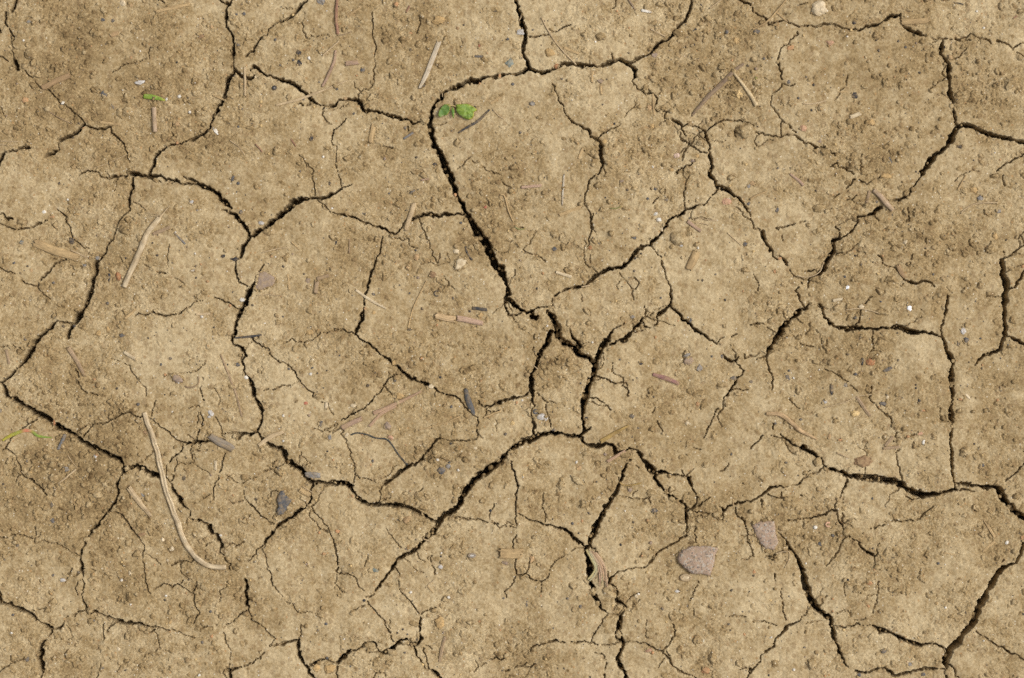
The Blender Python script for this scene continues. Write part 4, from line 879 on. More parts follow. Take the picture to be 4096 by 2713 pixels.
# straw, twigs, chips: sheet | kind | colour | width | points | name | category | label
STICKS = """
20|tube|stalk|42,46,50,48,46,44|1300,560 1330,665 1385,810 1420,950 1450,1100 1490,1250 1540,1400 1592,1545 1660,1727 1735,1835 1815,1900 1905,1940 2030,1945|long_straw|straw|longest straw stem, split lengthwise and bent to a hook at its lower end
20|chip|straw|46,50,26|1155,1235 1240,1345 1350,1492|straw_splinter|straw|pale straw splinter lying beside the long bent straw stem
20|chip|bark|50,74,60|1880,765 1980,825 2090,885|bark_chip|wood chip|weathered grey fibrous bark chip lying in a crack junction
20|blade|leafgreen|18,30,30,26,24,6|20,812 100,765 210,725 280,730 340,772 460,787|grass_blade|grass blade|yellow green grass blade with a reddish bend by the left edge
20|chip|ash|30,24|580,760 520,892|splinter|splinter|blue grey splinter below the wide diagonal crack on the left
20|tube|straw|18,14|680,1072 520,1200|twig|twig|thin tan twig in the dark crumbly patch at the left edge
20|chip|cream|24,24|1930,990 1935,1075|straw_fragment|straw|short cream straw fragment below the grey bark chip
20|chip|drab|44,40,26|610,-20 680,90 760,230|straw_strip|straw|dull grey straw strip half sunk in mud above the curved hairline crack
20|chip|drab|14,20,20,14|1980,40 2060,250 2105,370 2170,600|straw_strip|straw|long faint straw strip sunk in mud right of the curled rootlet
20|chip|cream|28,30|1110,15 1215,82|straw_fragment|straw|pale straw fragment right of the sunken grey straw strip
20|fibre|drab|14|1780,240 1785,290 1755,325 1700,338 1660,325|rootlet|rootlet|curled brown rootlet beside the square mauve stone chip
20|chip|drab|26,24|62,0 90,125|straw_fragment|straw|drab straw fragment beside the left edge above the sharp crack bend
20|fibre|straw|7|600,940 650,1010 690,1060|fibre|fibre|fine straw fibre crossing the head of the thin tan twig
00|chip|bark2|46,48|375,790 625,672|wood_chip|wood chip|flat brown wood chip lying across the hairline crack at upper left
00|tube|pinkstraw|38,40|1380,962 1390,1185|straw_stub|straw|short pinkish hollow straw stub standing below the green leaf scrap
00|blade|lime|40,46,34,10|1285,862 1350,868 1420,882 1480,900|leaf_scrap|leaf|bright lime green curled leaf scrap above the straw stub
00|chip|straw2|24,34,26|1400,112 1550,70 1700,35|straw_sliver|straw|buff straw sliver at the top edge left of the forked crack
00|chip|straw2|26,20|890,1092 1070,1118|straw_sliver|straw|buff straw sliver above the short horizontal crack at upper left
00|fibre|drab|9|390,970 520,1050 640,1110|rootlet|rootlet|dark thin rootlet left of the diagonal hairline crack
00|fibre|straw|9|0,1265 90,1268 165,1270|fibre|fibre|upper of two pale fibres running in from the left edge
00|fibre|straw|9|0,1295 70,1302 130,1300|fibre|fibre|lower of two pale fibres running in from the left edge
00|fibre|straw|6|720,1530 920,1480 1140,1382|fibre|fibre|long hair thin fibre below the black flecks at upper left
00|fibre|straw|9|2060,1260 2140,1320 2190,1388|fibre|fibre|pale curved fibre right of the deep crack at upper left
00|chip|straw|22,18|2195,600 2197,860|straw_splinter|straw|upright pale splinter spanning the crack fork at upper left
00|chip|straw2|14,16|1905,852 2022,902|straw_splinter|straw|small tan splinter bridging the deep crack at upper left
01|tube|redstem|24,28,26|778,-10 776,150 786,310|stem|stem|straight reddish stem running in from the top edge
01|tube|mauvestem|22,28,26,24|772,455 752,560 700,680 648,778|stem|stem|curved mauve brown stem below the straight reddish stem
01|chip|straw|10,20,24,16|878,724 620,826 400,905 232,948|straw|straw|long pale straw lying across the crack left of the seedling
01|chip|greystraw|38,44,40,20|1692,372 1630,540 1570,690 1518,795|straw|straw|pale weathered stalk with black spots above the seedling
01|chip|charred|12,24,20,14|2145,985 2060,1070 1960,1135 1868,1188|twig|twig|charred black twig just below the green seedling
01|chip|straw2|18,20|992,72 868,152|straw_sliver|straw|buff straw sliver right of the straight reddish stem
01|fibre|straw|15|800,368 720,440 650,502|straw_sliver|straw|thin straw sliver joining the two reddish stems
01|fibre|drab|9|785,322 850,310 905,290|rootlet|rootlet|thin brown rootlet at the tip of the straight reddish stem
01|chip|straw2|40,48|1075,1272 1108,1120|straw_chip|straw|buff upright straw chip below the crack left of the seedling
01|chip|straw2|18,22|2245,868 2150,932|straw_sliver|straw|buff sliver right of the seedling leaves
01|fibre|straw|8|2170,975 2230,1040 2280,1070|fibre|fibre|pale fibre right of the charred black twig
01|chip|redstem|14,14|1400,112 1432,55|sliver|splinter|tiny reddish sliver at the top edge above the pale weathered stalk
01|chip|mauvestem|40,40|855,578 972,558|straw_chip|straw|faint mauve straw chip right of the curved mauve stem
01|fibre|redstem|13|48,1295 85,1330 112,1365|sliver|splinter|small reddish sliver left of the lone dark pebble at upper middle
01|fibre|redstem|14|368,1248 412,1312|sliver|splinter|small reddish sliver near the crumbs left of the black pebble
01|chip|ash|18,20|1378,1242 1462,1190|splinter|splinter|grey splinter just left of the widest crack below the seedling
01|fibre|straw|7|1690,805 1720,830 1725,870|fibre|fibre|tiny curved fibre hanging into the crack above the seedling
02|fibre|straw|14|370,160 420,260 520,412 682,582|straw|straw|thin pale straw leaning down to the crack at top middle
02|chip|straw2|26,20|570,430 705,485|straw_chip|straw|faint tan straw chip right of the thin leaning straw
02|chip|twigbrown|20,34,40,38,14|2190,565 2080,655 1960,775 1840,895 1725,1038|twig|twig|long grey brown split twig leaning beside the golden pebble
02|tube|bone|22,28,30,34,46|2098,660 2180,760 2240,845 2275,905 2300,950|root|root|pale bone like root ending in a knob beside the golden pebble
02|chip|straw|14,12|1350,262 1482,326|straw_sliver|straw|short pale straw sliver left of the crack at top middle
02|chip|white|24,20|1265,95 1360,112|splinter|splinter|white splinter near the top edge above the short straw sliver
02|fibre|straw|13|1878,75 1930,38 1985,-5|straw_sliver|straw|pale sliver at the top edge right of the rising crack
02|chip|straw2|18,18|1368,842 1380,1036|straw_splinter|straw|upright tan splinter among crumbs left of the long split twig
02|chip|twigbrown|16,12|1150,-5 1212,92|splinter|splinter|brown splinter running in from the top edge at middle right
02|chip|straw2|28,24|825,640 820,742|straw_chip|straw|sunken tan straw chip below the orange grain in the crack
02|chip|straw2|20,22|900,780 906,852|straw_chip|straw|sunken tan straw chip below the violet grey pebble
02|chip|straw2|28,18|742,1330 700,1422|straw_chip|straw|sunken tan straw chip left of the branching vertical crack
02|fibre|straw|8|190,135 185,165 165,190|fibre|fibre|tiny curved fibre inside the crack at the top edge
03|fibre|straw2|16|312,-5 230,100 130,200 20,258|straw|straw|curved straw crossing the crack at upper right, left of the white crust
03|chip|straw2|14,14|230,110 322,192|straw_sliver|straw|short straw sliver crossing the curved straw at upper right
03|chip|straw2|48,50,44|1295,195 1420,188 1550,175|straw_chip|straw|broad flat buff chip covering the crack end at upper right
03|chip|straw|10,14,10|455,900 560,895 655,872|straw_sliver|straw|slender pale sliver below the black seed at upper right
03|chip|cream|34,34|860,1012 952,982|straw_chip|straw|pale ribbed straw chip at upper right, right of a clod pile
03|chip|straw2|12,12|755,798 835,795|straw_sliver|straw|tiny tan sliver just above the black seed at upper right
03|fibre|charred|9|1770,30 1810,30 1842,42|sliver|splinter|small dark curved sliver at the top edge far right
03|fibre|redstem|12|2275,160 2310,138|sliver|splinter|tiny red sliver near the right edge at the top
10|tube|stalk|44,50,52,50,46|1115,1008 1180,850 1260,680 1330,520 1430,388|stalk|straw|thick round straw stalk with a frayed top on the left
10|chip|drab|34,28|1372,532 1527,470|wood_chip|wood chip|brown chip tucked under the thick straw stalk
10|chip|straw2|70,78,60|310,605 500,680 692,742|straw_chip|straw|broad flat straw chip pressed into the mud on the left
10|chip|straw|12,14|630,672 780,738|straw_splinter|straw|narrow splinter at the right end of the broad flat straw chip
10|chip|ash|10,16|1562,518 1662,620|splinter|splinter|thin grey splinter right of the thick straw stalk
10|chip|straw2|24,24|1120,1288 1212,1202|straw_chip|straw|tan chip below the foot of the thick straw stalk
10|chip|straw|20,22|1750,1250 1882,1245|straw_chip|straw|tan chip left of the deep crack near the round white grain
10|chip|charred|10,22,14|2105,1462 2230,1450 2345,1432|twig|twig|charred twig lying across the narrow crack at left of centre
11|chip|straw|40,44|1395,490 1472,258|straw_sliver|straw|upright straw blade standing across the crack left of centre
11|fibre|charred|13|1930,640 1945,700 1990,765|twig|twig|dark twig beside the pale curled leaf flake
11|chip|cream|20,24,12|945,1030 1085,1125 1218,1198|straw|straw|pale frayed straw lying across the vertical crack at centre left
11|fibre|straw2|13|1582,950 1520,1070 1460,1200 1415,1372|straw|straw|long thin curved straw right of the pale frayed straw
11|chip|wood|54,56|1665,1262 1835,1292|wood_chip|wood chip|left half of the split tan and pink wood chip at centre
11|chip|pinkwood|48,52,40|1855,1282 1960,1305 2085,1328|wood_chip|wood chip|pinkish right half of the split wood chip at centre
11|chip|charred|28,28|1990,1195 2128,1208|charcoal_piece|charcoal|rectangular charcoal piece above the pinkish wood chip
11|fibre|charred|10|1690,1042 1665,1040 1650,1060 1660,1082 1688,1085|curl|fibre|tiny black curled fibre shaped like a letter C
11|chip|straw2|16,18|340,890 352,1032|straw_sliver|straw|upright tan sliver right of the purplish four sided stone
11|fibre|straw|9|60,1082 160,1070 215,1080 285,1080|rootlet|rootlet|wavy pale rootlet below the purplish four sided stone
11|fibre|straw|11|110,697 220,668 335,648|fibre|fibre|pale straw fibre above the purplish four sided stone
11|fibre|straw2|12|368,600 405,632 442,672|fibre|fibre|short straw fibre right of the pale straw fibre
11|fibre|drab|13|890,575 888,700|twig|twig|upright drab twig left of the vertical crack at centre left
11|chip|drab|30,32|600,932 705,900|wood_chip|wood chip|brown sunken chip right of the round reddish pebble
11|chip|drab|38,36|600,958 588,1062|wood_chip|wood chip|drab upright chip below the brown sunken chip
11|chip|mauvestem|16,16|1530,45 1605,35|splinter|splinter|mauve splinter left of the widest crack at upper centre
12|chip|pinkwood|24,26|188,110 372,95|splinter|splinter|pink straight splinter right of the widest crack at upper centre
12|blade|olive|8,14,6|130,468 180,488 225,480|leaf_scrap|leaf|tiny olive leaf scrap below the pink straight splinter
12|blade|olive|6,12,6|985,298 1035,300 1085,285|leaf_scrap|leaf|thin olive leaf scrap left of the white shell
12|chip|straw2|60,76,60|1760,690 1730,760 1685,850|wood_chip|wood chip|yellowish sunken wood chip right of the forked hairline crack
12|fibre|straw|10|1750,435 1800,430 1870,448|straw_fibre|fibre|lower pale fibre right of the diagonal crack
12|fibre|straw|11|1745,405 1800,385 1850,402 1940,408|straw_fibre|fibre|upper wavy pale fibre right of the diagonal crack
12|chip|quartzstraw|14,16,12|574,0 566,130 558,272|straw_sliver|straw|pale translucent sliver right of the pink splinter
12|fibre|straw2|15|0,178 35,182 60,260 80,330 120,420|straw|straw|bent tan straw below the left end of the pink splinter
12|chip|cream|22,26|500,870 640,912|straw_sliver|straw|pale fibrous sliver above the long diagonal crack at centre
12|chip|straw2|30,24|530,362 725,282|straw_chip|straw|faint tan chip left of the branching hairline crack
12|fibre|straw|12|728,1002 802,990|straw_splinter|straw|tiny straw splinter on the long diagonal crack
12|chip|mauvestem|32,26|1680,415 1800,502|wood_chip|wood chip|faint mauve chip below the upper end of the diagonal crack
12|fibre|straw|10|2040,520 2105,580 2165,632|fibre|fibre|pale fibre left of the square dark fragment
13|chip|mauvestem|16,26,22|345,-8 420,50 460,92|stem|stem|mauve brown stem on the right, above the yellow flecks
13|tube|pinkstraw|40,44,42|1065,130 1145,205 1232,305|straw_stub|straw|stout pinkish straw stub at the end of the crack on the right
13|chip|drab|28,22|1035,140 1008,245|wood_chip|wood chip|drab chip tucked left of the stout pinkish stub
13|fibre|straw|13|2140,240 1980,245 1880,280 1820,332|straw|straw|arched thin straw right of the stout pinkish stub
13|fibre|straw2|15|1790,132 1862,5|straw_sliver|straw|upright tan sliver near the yellowish clod on the right
13|chip|bark2|34,42,24|1275,780 1300,840 1338,890|wood_chip|wood chip|brown chip beside the short crack at right of centre
13|fibre|straw|10|640,750 600,840 500,882 415,870|fibre|fibre|curved pale fibre across the deep crack junction on the right
13|fibre|straw|11|830,1165 950,1155 1040,1172 1120,1198|fibre|fibre|pale fibre below the round clods, left of the white lump
13|chip|cream|26,22|720,1085 802,1070|straw_chip|straw|pale straw chip right of the crack junction on the right
13|fibre|straw2|16|0,210 70,170 142,142|straw_sliver|straw|tan sliver left of the mauve brown stem
21|fibre|wire|14|905,762 960,745 1050,760 1130,790 1225,800 1280,860 1340,950 1410,1030|wire|wire|thin black bent wire touching the salmon pink pebble
21|chip|pinkstraw2|12,30,38|1535,368 1330,472 1108,572|straw|straw|upper strand of a crossed straw pair above the black wire
21|chip|pinkstraw2|16,28,24|1310,505 1180,572 1068,685|straw|straw|lower strand of a crossed straw pair above the black wire
21|chip|mauvestem|46,40|820,702 1002,612|straw_chip|straw|faded pink straw chip at the left end of the black wire
21|chip|charred2|26,52,50,16|1928,345 1950,430 1985,520 2012,585|charred_leaf|charred leaf|upright charred leaf standing over the crack right of the straw pair
21|chip|straw2|40,46|440,1245 545,1302|straw_stub|straw|tan straw stub right of the large blue grey slate flake
21|chip|straw|28,42,26|80,856 180,782 302,735|straw|straw|tan straw lying over the crack junction left of the black wire
21|fibre|straw|9|470,1220 510,1245 562,1278|fibre|fibre|fine fibre touching the tan straw stub
21|chip|straw|10,8|595,1264 672,1278|straw_sliver|straw|tiny pale sliver right of the tan straw stub
21|fibre|straw2|12|1890,590 1720,662 1510,716|straw|straw|thin sunken straw below the crossed straw pair
21|fibre|straw2|18|2095,605 2250,548|straw_sliver|straw|tan sliver right of the charred leaf
22|chip|olivestraw|16,36,40|1155,678 1000,762 900,822|straw|straw|olive tan fibrous straw beside the deep crack at centre right
22|chip|pinkstraw2|26,24|1125,902 958,1002|twig|twig|pinkish twig laid across the crumbled crack below the olive straw
22|chip|pinkwood2|26,40,30|1370,215 1480,250 1602,302|wood_splinter|splinter|dark pink tapered wood splinter on the pale plate right of centre
22|fibre|olivestraw|14|1072,1185 1100,1210 1160,1215 1265,1192|fibre|fibre|olive looped fibre right of the straight deep crack
22|fibre|straw|9|300,140 335,170|fibre|fibre|tiny fibre in the crack beside the brown dent
22|fibre|straw2|11|2085,1330 2090,1400|fibre|fibre|short fibre crossing the crack near the loose crumbs
23|tube|rootcol|26,40,40,34,16|140,552 260,562 350,622 440,700 580,770|root|root|curved orange tan root above the dark branching crack
23|chip|drab|24,30,24|918,400 980,490 1042,572|straw|straw|grey tan straw right of the yellow pebble
23|fibre|straw|9|640,500 820,452 920,402 1050,385|fibre|fibre|long pale fibre arching over the yellow pebble
23|chip|drab|26,28|1165,832 1235,750|wood_chip|wood chip|sunken drab chip left of the small clods on the right
23|chip|drab|26,26|1150,852 1292,838|wood_chip|wood chip|level sunken chip below the sunken drab chip
23|chip|straw|14,12|750,890 855,932|straw_sliver|straw|yellowish sliver below the curved orange tan root
31|chip|drab|22,30,26|1745,1200 1720,1300 1700,1425|straw_strip|straw|grey sunken strip below the round ochre pebble
31|fibre|straw|10|1652,690 1610,720 1572,762|fibre|fibre|upper of two crossed pale fibres above the round ochre pebble
31|fibre|straw2|12|1588,740 1642,805|fibre|fibre|lower of two crossed fibres above the round ochre pebble
31|fibre|straw|12|1528,295 1560,320 1622,345|straw_sliver|straw|pale sliver bridging the long diagonal crack at lower centre
32|chip|straw2|90,92,80|-10,450 90,450 195,448|straw_chip|straw|broad pale ribbed straw chip lying across the thin vertical crack
33|fibre|straw|8|220,437 290,420 338,425 335,490 300,560|fibre|fibre|looped pale fibre beside the upper end of the widest lower right crack
33|chip|straw2|18,26,16|2020,140 2070,220 2118,300|straw_strip|straw|upper sunken straw strip in the lower right corner plate
33|chip|straw2|22,18|2115,330 2008,418|straw_strip|straw|lower sunken straw strip in the lower right corner plate
33|chip|straw2|12,12|1670,430 1770,442|straw_sliver|straw|small sliver left of the sunken straw strips at lower right
33|fibre|pinkcurl|17|690,172 668,168 655,182 665,200 690,200|shell_curl|shell|pink curled shell fragment above the lower right clods
""".strip().split('\n')
# ---------------------------------------------------------------- the cracked ground as relief
CELL = 3.1
def axis(n):
    core = np.arange(-21.0, n + 21.0 + 0.01, CELL)
    grow, step, p = [], CELL, 0.0
    for _ in range(36):
        step *= 1.10; p += step; grow.append(p)
    grow = np.array(grow)
    return np.concatenate([core[0] - grow[::-1], core, core[-1] + grow])
XS, YS = axis(4096), axis(2713)
NX, NY = len(XS), len(YS)
GX, GY = np.meshgrid(XS.astype(np.float32), YS.astype(np.float32))
XMIN, XMAX, YMIN, YMAX = XS[0], XS[-1], YS[0], YS[-1]

lines = []
for key, txt in CRACKS.items():
    k = sheet_k(key)
    for ln in txt.split('\n'):
        w, pts = 6.0, []
        for tok in ln.split():
            q = tok.split(',')
            if len(q) > 2:
                w = float(q[2])
            x, y = sheet(key, float(q[0]), float(q[1]))
            g = min(max((w - 6.0) / 16.0, 0.0), 1.0)          # surveyed widths include the soft rim
            pts.append((x, y, w * k * (0.72 + 0.32 * g)))
        if len(pts) > 1:
            lines.append(pts)
# cracks that leave the picture go on outside it
ext = []
for pts in lines:
    for end, nxt in ((pts[0], pts[1]), (pts[-1], pts[-2])):
        x, y, w = end
        if x < 3 or x > 4093 or y < 3 or y > 2710:
            d = math.atan2(y - nxt[1], x - nxt[0])
            q = [end]
            for _ in range(15):
                d += random.uniform(-0.5, 0.5)
                px, py = q[-1][0] + 62 * math.cos(d), q[-1][1] + 62 * math.sin(d)
                if x < 3: px = min(px, q[-1][0] - 25)
                elif x > 4093: px = max(px, q[-1][0] + 25)
                elif y < 3: py = min(py, q[-1][1] - 25)
                else: py = max(py, q[-1][1] + 25)
                q.append((px, py, max(4.0, w * random.uniform(0.7, 1.1))))
            ext.append(q)
for x0, y0, x1, y1 in ((-420, -500, -380, 3200), (4520, -400, 4480, 3100), (-500, -380, 4600, -430), (-400, 3130, 4500, 3080),
                       (-420, 700, -900, 900), (-400, 1900, -900, 2100), (4500, 900, 4990, 700), (4500, 2100, 4990, 2300),
                       (1200, -400, 1100, -800), (2900, -400, 3000, -800), (900, 3100, 800, 3600), (2500, 3100, 2600, 3600)):
    n = int(math.hypot(x1 - x0, y1 - y0) / 90)
    q = []
    for i in range(n + 1):
        t = i / n
        q.append((x0 + (x1 - x0) * t + random.uniform(-60, 60), y0 + (y1 - y0) * t + random.uniform(-60, 60), random.uniform(6, 18)))
    ext.append(q)

# faint crazing that branches off the surveyed cracks
craze = []
for _ in range(150):
    pts = lines[random.randrange(len(lines))]
    x, y, w = pts[random.randrange(len(pts))]
    if random.random() < 0.15:
        x, y = random.uniform(0, 4096), random.uniform(0, 2713)
    d = random.uniform(0, 6.283)
    q = [(x, y, random.uniform(0.9, 1.8))]
    for _ in range(random.randint(2, 9)):
        d += random.gauss(0, 0.55)
        st = random.uniform(9, 24)
        q.append((q[-1][0] + st * math.cos(d), q[-1][1] + st * math.sin(d), q[-1][2] * random.uniform(0.82, 1.02)))
    craze.append(q)

# wander of the crack lines, so that edges are ragged
BIG = np.maximum(np.gradient(XS)[None, :], np.gradient(YS)[:, None]).astype(np.float32)      # mesh size, coarser beyond the picture
CALM = np.clip(1 - (BIG - 4.0) / 8.0, 0, 1)
WX = GX + CALM * 4.2 * vnoise(GX, GY, 17, 1) + CALM * 2.6 * vnoise(GX, GY, 7.5, 2)
WY = GY + CALM * 4.2 * vnoise(GX, GY, 17, 3) + CALM * 2.6 * vnoise(GX, GY, 7.5, 4)
FAR = 44.0
SD = np.full((NY, NX), FAR, np.float32)       # distance to the nearest crack edge
SM = np.full((NY, NX), FAR, np.float32)       # the same for cracks that part two plates
HW = np.zeros((NY, NX), np.float32)           # half width of that crack
TOX = np.zeros((NY, NX), np.float32); TOY = np.zeros((NY, NX), np.float32)   # way to its middle line
for pts in lines + ext + craze:
    for (xa, ya, wa), (xb, yb, wb) in zip(pts[:-1], pts[1:]):
        pad = FAR + max(wa, wb) * 0.5
        i0, i1 = np.searchsorted(XS, (min(xa, xb) - pad, max(xa, xb) + pad))
        j0, j1 = np.searchsorted(YS, (min(ya, yb) - pad, max(ya, yb) + pad))
        if i1 <= i0 or j1 <= j0:
            continue
        px = WX[j0:j1, i0:i1] - xa; py = WY[j0:j1, i0:i1] - ya
        dx, dy = xb - xa, yb - ya
        L = dx * dx + dy * dy + 1e-6
        t = np.clip((px * dx + py * dy) / L, 0, 1)
        d = np.hypot(px - t * dx, py - t * dy)
        hw = 0.5 * (wa + (wb - wa) * t)
        sd = d - hw
        win = SD[j0:j1, i0:i1]
        m = sd < win
        win[m] = sd[m]
        HW[j0:j1, i0:i1][m] = hw[m]
        TOX[j0:j1, i0:i1][m] = (t * dx - px)[m]; TOY[j0:j1, i0:i1][m] = (t * dy - py)[m]
        if 0.25 * (wa + wb) > 1.4:
            w2 = SM[j0:j1, i0:i1]
            np.minimum(w2, sd, out=w2)
jag = CALM * (vnoise(GX, GY, 11, 5) + 0.7 * vnoise(GX, GY, 24, 6))
SDJ = SD + jag * np.clip(HW * 0.42, 0.4, 3.6) + np.clip(HW * 0.5, 0, 3.0) * vnoise(GX, GY, 42, 7)

# brown loose patches (+) and pale bare ones (-)
PATCH = """300,250,350,.26 150,420,180,.30 820,480,150,.22 560,330,160,.16 480,1720,150,.32 150,1950,240,.50 380,1990,190,.45 100,2110,200,.36 420,2280,180,.22 520,2360,120,.30
2900,150,250,.26 2750,300,180,.38 2850,420,180,.34 2450,640,160,.24 2060,820,190,.34 2000,740,120,.28 1930,960,100,.40 2150,1480,100,.28 3100,2050,180,.34 3150,2250,170,.34 3350,2130,110,.42
3700,200,300,.26 3920,330,220,.34 3500,560,140,.24 3650,1000,180,.22 3800,1050,200,.24 3480,1480,130,.28 3900,1520,180,.22 2650,1650,170,.22 2800,1800,180,.18 1400,1150,140,.24 1330,1050,110,.30
1750,1850,140,.34 1650,1980,100,.28 1250,2120,130,.20 800,2500,280,.18 300,2600,200,.20 1500,150,180,.16 1750,30,150,.24 3550,2250,190,.28 950,200,110,.28 1200,620,110,.22 3250,1700,110,.18 2380,900,120,.16
1600,1050,190,-.30 1150,1520,180,-.36 1050,1640,180,-.24 2600,1480,240,-.26 2300,2400,190,-.18 1700,2300,240,-.14 3100,1500,230,-.22 3350,950,190,-.18 3750,1400,190,-.20 2800,1280,190,-.22
1500,420,190,-.16 700,1450,190,-.16 550,1250,190,-.16 3500,2450,230,-.14 3060,2400,120,-.24 650,850,190,-.12 1700,700,190,-.16 2700,950,200,-.14 1250,820,170,-.12 2480,2250,140,-.16 1150,1200,140,-.10"""
DENS = np.zeros((NY, NX), np.float32)
for tok in PATCH.split():
    a, b, r, g = map(float, tok.split(','))
    i0, i1 = np.searchsorted(XS, (a - 2.6 * r, a + 2.6 * r)); j0, j1 = np.searchsorted(YS, (b - 2.6 * r, b + 2.6 * r))
    dx = GX[j0:j1, i0:i1] - a; dy = GY[j0:j1, i0:i1] - b
    DENS[j0:j1, i0:i1] += g * np.exp(-(dx * dx + dy * dy) / (r * r))
DENS += 0.14 * vnoise(GX, GY, 330, 20) + 0.16 * vnoise(GX, GY, 120, 21)
DENS = np.clip(DENS, -0.45, 0.75)

# lumps set in the clay and crumbs lying on it
LUMP = np.zeros((NY, NX), np.float32)
LUMPC = np.zeros((NY, NX), np.float32)
MOAT = np.zeros((NY, NX), np.float32)
def dens_at(x, y):
    return DENS[np.clip(np.searchsorted(YS, y), 0, NY - 1), np.clip(np.searchsorted(XS, x), 0, NX - 1)]
def splat(x, y, R, hgt, flat, tone, ph):
    i0, i1 = np.searchsorted(XS, (x - 1.5 * R, x + 1.5 * R)); j0, j1 = np.searchsorted(YS, (y - 1.5 * R, y + 1.5 * R))
    if i1 <= i0 or j1 <= j0:
        return
    dx = GX[j0:j1, i0:i1] - x; dy = GY[j0:j1, i0:i1] - y
    rr = np.full(dx.shape, -9.0, np.float32)          # a broken, many sided outline
    for k in range(6):
        a = ph[0] + k * 1.0472 + 0.5 * math.sin(ph[1] * (k + 1))
        rr = np.maximum(rr, (dx * math.cos(a) + dy * math.sin(a)) * (1.0 / (R * (0.82 + 0.26 * math.sin(ph[2] * 7 + k * 2.3)))))
    f = np.clip(1 - np.clip(rr, 0, 2) ** flat, 0, 1)
    h = hgt * np.sqrt(f) * (1 + 0.35 * (dx * math.cos(ph[1]) + dy * math.sin(ph[1])) / R)
    mo = MOAT[j0:j1, i0:i1]
    np.maximum(mo, hgt * 0.8 * np.clip(1 - np.abs(rr - 1.14) / 0.32, 0, 1), out=mo)
    w = LUMP[j0:j1, i0:i1]
    np.maximum(w, h, out=w)
    c = LUMPC[j0:j1, i0:i1]
    m = f > 0.05
    c[m] = tone
nlump = 64000
px = RNG.uniform(XMIN + 150, XMAX - 150, nlump); py = RNG.uniform(YMIN + 150, YMAX - 150, nlump)
dd = dens_at(px, py)
u = RNG.random((nlump, 8))
ROUGH = np.clip(0.48 + 0.9 * DENS + 0.75 * vnoise(GX, GY, 170, 22) + 0.45 * vnoise(GX, GY, 60, 24), 0.04, 1.0).astype(np.float32)
TONE = np.clip(0.45 + 0.9 * vnoise(GX, GY, 230, 23), 0.0, 1.0)
jx = np.clip(np.searchsorted(XS, px), 0, NX - 1); jy = np.clip(np.searchsorted(YS, py), 0, NY - 1)
rgh, ton = ROUGH[jy, jx], TONE[jy, jx]
keep = u[:, 0] < np.clip(0.15 + 0.95 * rgh, 0.15, 1.0)
for i in np.nonzero(keep)[0]:
    loose = u[i, 1] < 0.07 + 0.42 * max(0.0, dd[i])
    R = 3.2 + 8.5 * u[i, 2] ** 3.6 + (6.0 * u[i, 3] ** 5 if loose else 4.0 * u[i, 3] ** 6)
    if loose:
        splat(px[i], py[i], R, R * (0.48 + 0.36 * u[i, 4]), 3.0, 0.02 + 0.14 * u[i, 5], u[i, 5:8] * 6.28)
    else:
        splat(px[i], py[i], R, R * (0.14 + 0.36 * u[i, 4]) * (0.45 + 0.6 * rgh[i]), 5.0, (-0.05 + 0.34 * u[i, 5]) * (0.4 + 0.9 * ton[i]), u[i, 5:8] * 6.28)

# bare relief, in survey units
H0 = (9.0 * vnoise(GX, GY, 420, 30) + 5.0 * vnoise(GX, GY, 150, 31) + 2.4 * vnoise(GX, GY, 55, 32)
      + 1.3 * vnoise(GX, GY, 24, 33) + 0.8 * vnoise(GX, GY, 11, 34) + 0.9 * vnoise(GX, GY, 5.5, 35) * (0.4 + 0.8 * ROUGH) + RNG.normal(0, 0.42, GX.shape) * ROUGH).astype(np.float32)
H0 += 3.0 * np.clip(DENS, 0, 1) * vnoise(GX, GY, 34, 36)
pits = vnoise(GX, GY, 15, 37)
H0 -= 2.6 * np.clip(pits - 0.45, 0, 1) * 2
H0 += LUMP - np.where(LUMP < 0.5, np.minimum(MOAT, 5.0), 0)
RIM = np.exp(-np.clip(SDJ, 0, 60) / 7.0) * np.clip(HW / 7.0, 0, 1.0)
H0 -= 2.4 * RIM

# watershed of the major cracks: which plate each point belongs to
CS = 10.0
cxs = np.arange(XMIN, XMAX, CS); cys = np.arange(YMIN, YMAX, CS)
ci = np.clip(np.searchsorted(XS, cxs), 0, NX - 1); cj = np.clip(np.searchsorted(YS, cys), 0, NY - 1)
csd = SM[np.ix_(cj, ci)]
def spread(lab, mask, once=False):
    n = 0
    while True:
        new = lab.copy()
        for ax, sh in ((0, 1), (0, -1), (1, 1), (1, -1)):
            r = np.roll(new, sh, ax)
            if ax == 0: r[0 if sh == 1 else -1, :] = 0
            else: r[:, 0 if sh == 1 else -1] = 0
            m = (new == 0) & mask & (r > 0)
            new[m] = r[m]
        n += 1
        if once or n > 900 or np.array_equal(new, lab):
            return new
        lab = new
seedmask = csd > 17.0
lab = np.zeros(csd.shape, np.int32)
nid = 0
flat_idx = np.nonzero(seedmask.ravel())[0]
H_, W_ = csd.shape
sm = seedmask.ravel().tolist()
lb = [0] * (H_ * W_)
sizes = {}
for s in flat_idx:
    if lb[s]:
        continue
    nid += 1
    st = [int(s)]; lb[s] = nid; cnt = 0
    while st:
        c = st.pop(); cnt += 1
        x = c % W_
        if x > 0 and sm[c - 1] and not lb[c - 1]: lb[c - 1] = nid; st.append(c - 1)
        if x < W_ - 1 and sm[c + 1] and not lb[c + 1]: lb[c + 1] = nid; st.append(c + 1)
        if c >= W_ and sm[c - W_] and not lb[c - W_]: lb[c - W_] = nid; st.append(c - W_)
        if c < (H_ - 1) * W_ and sm[c + W_] and not lb[c + W_]: lb[c + W_] = nid; st.append(c + W_)
    sizes[nid] = cnt
lab = np.array(lb, np.int32).reshape(H_, W_)
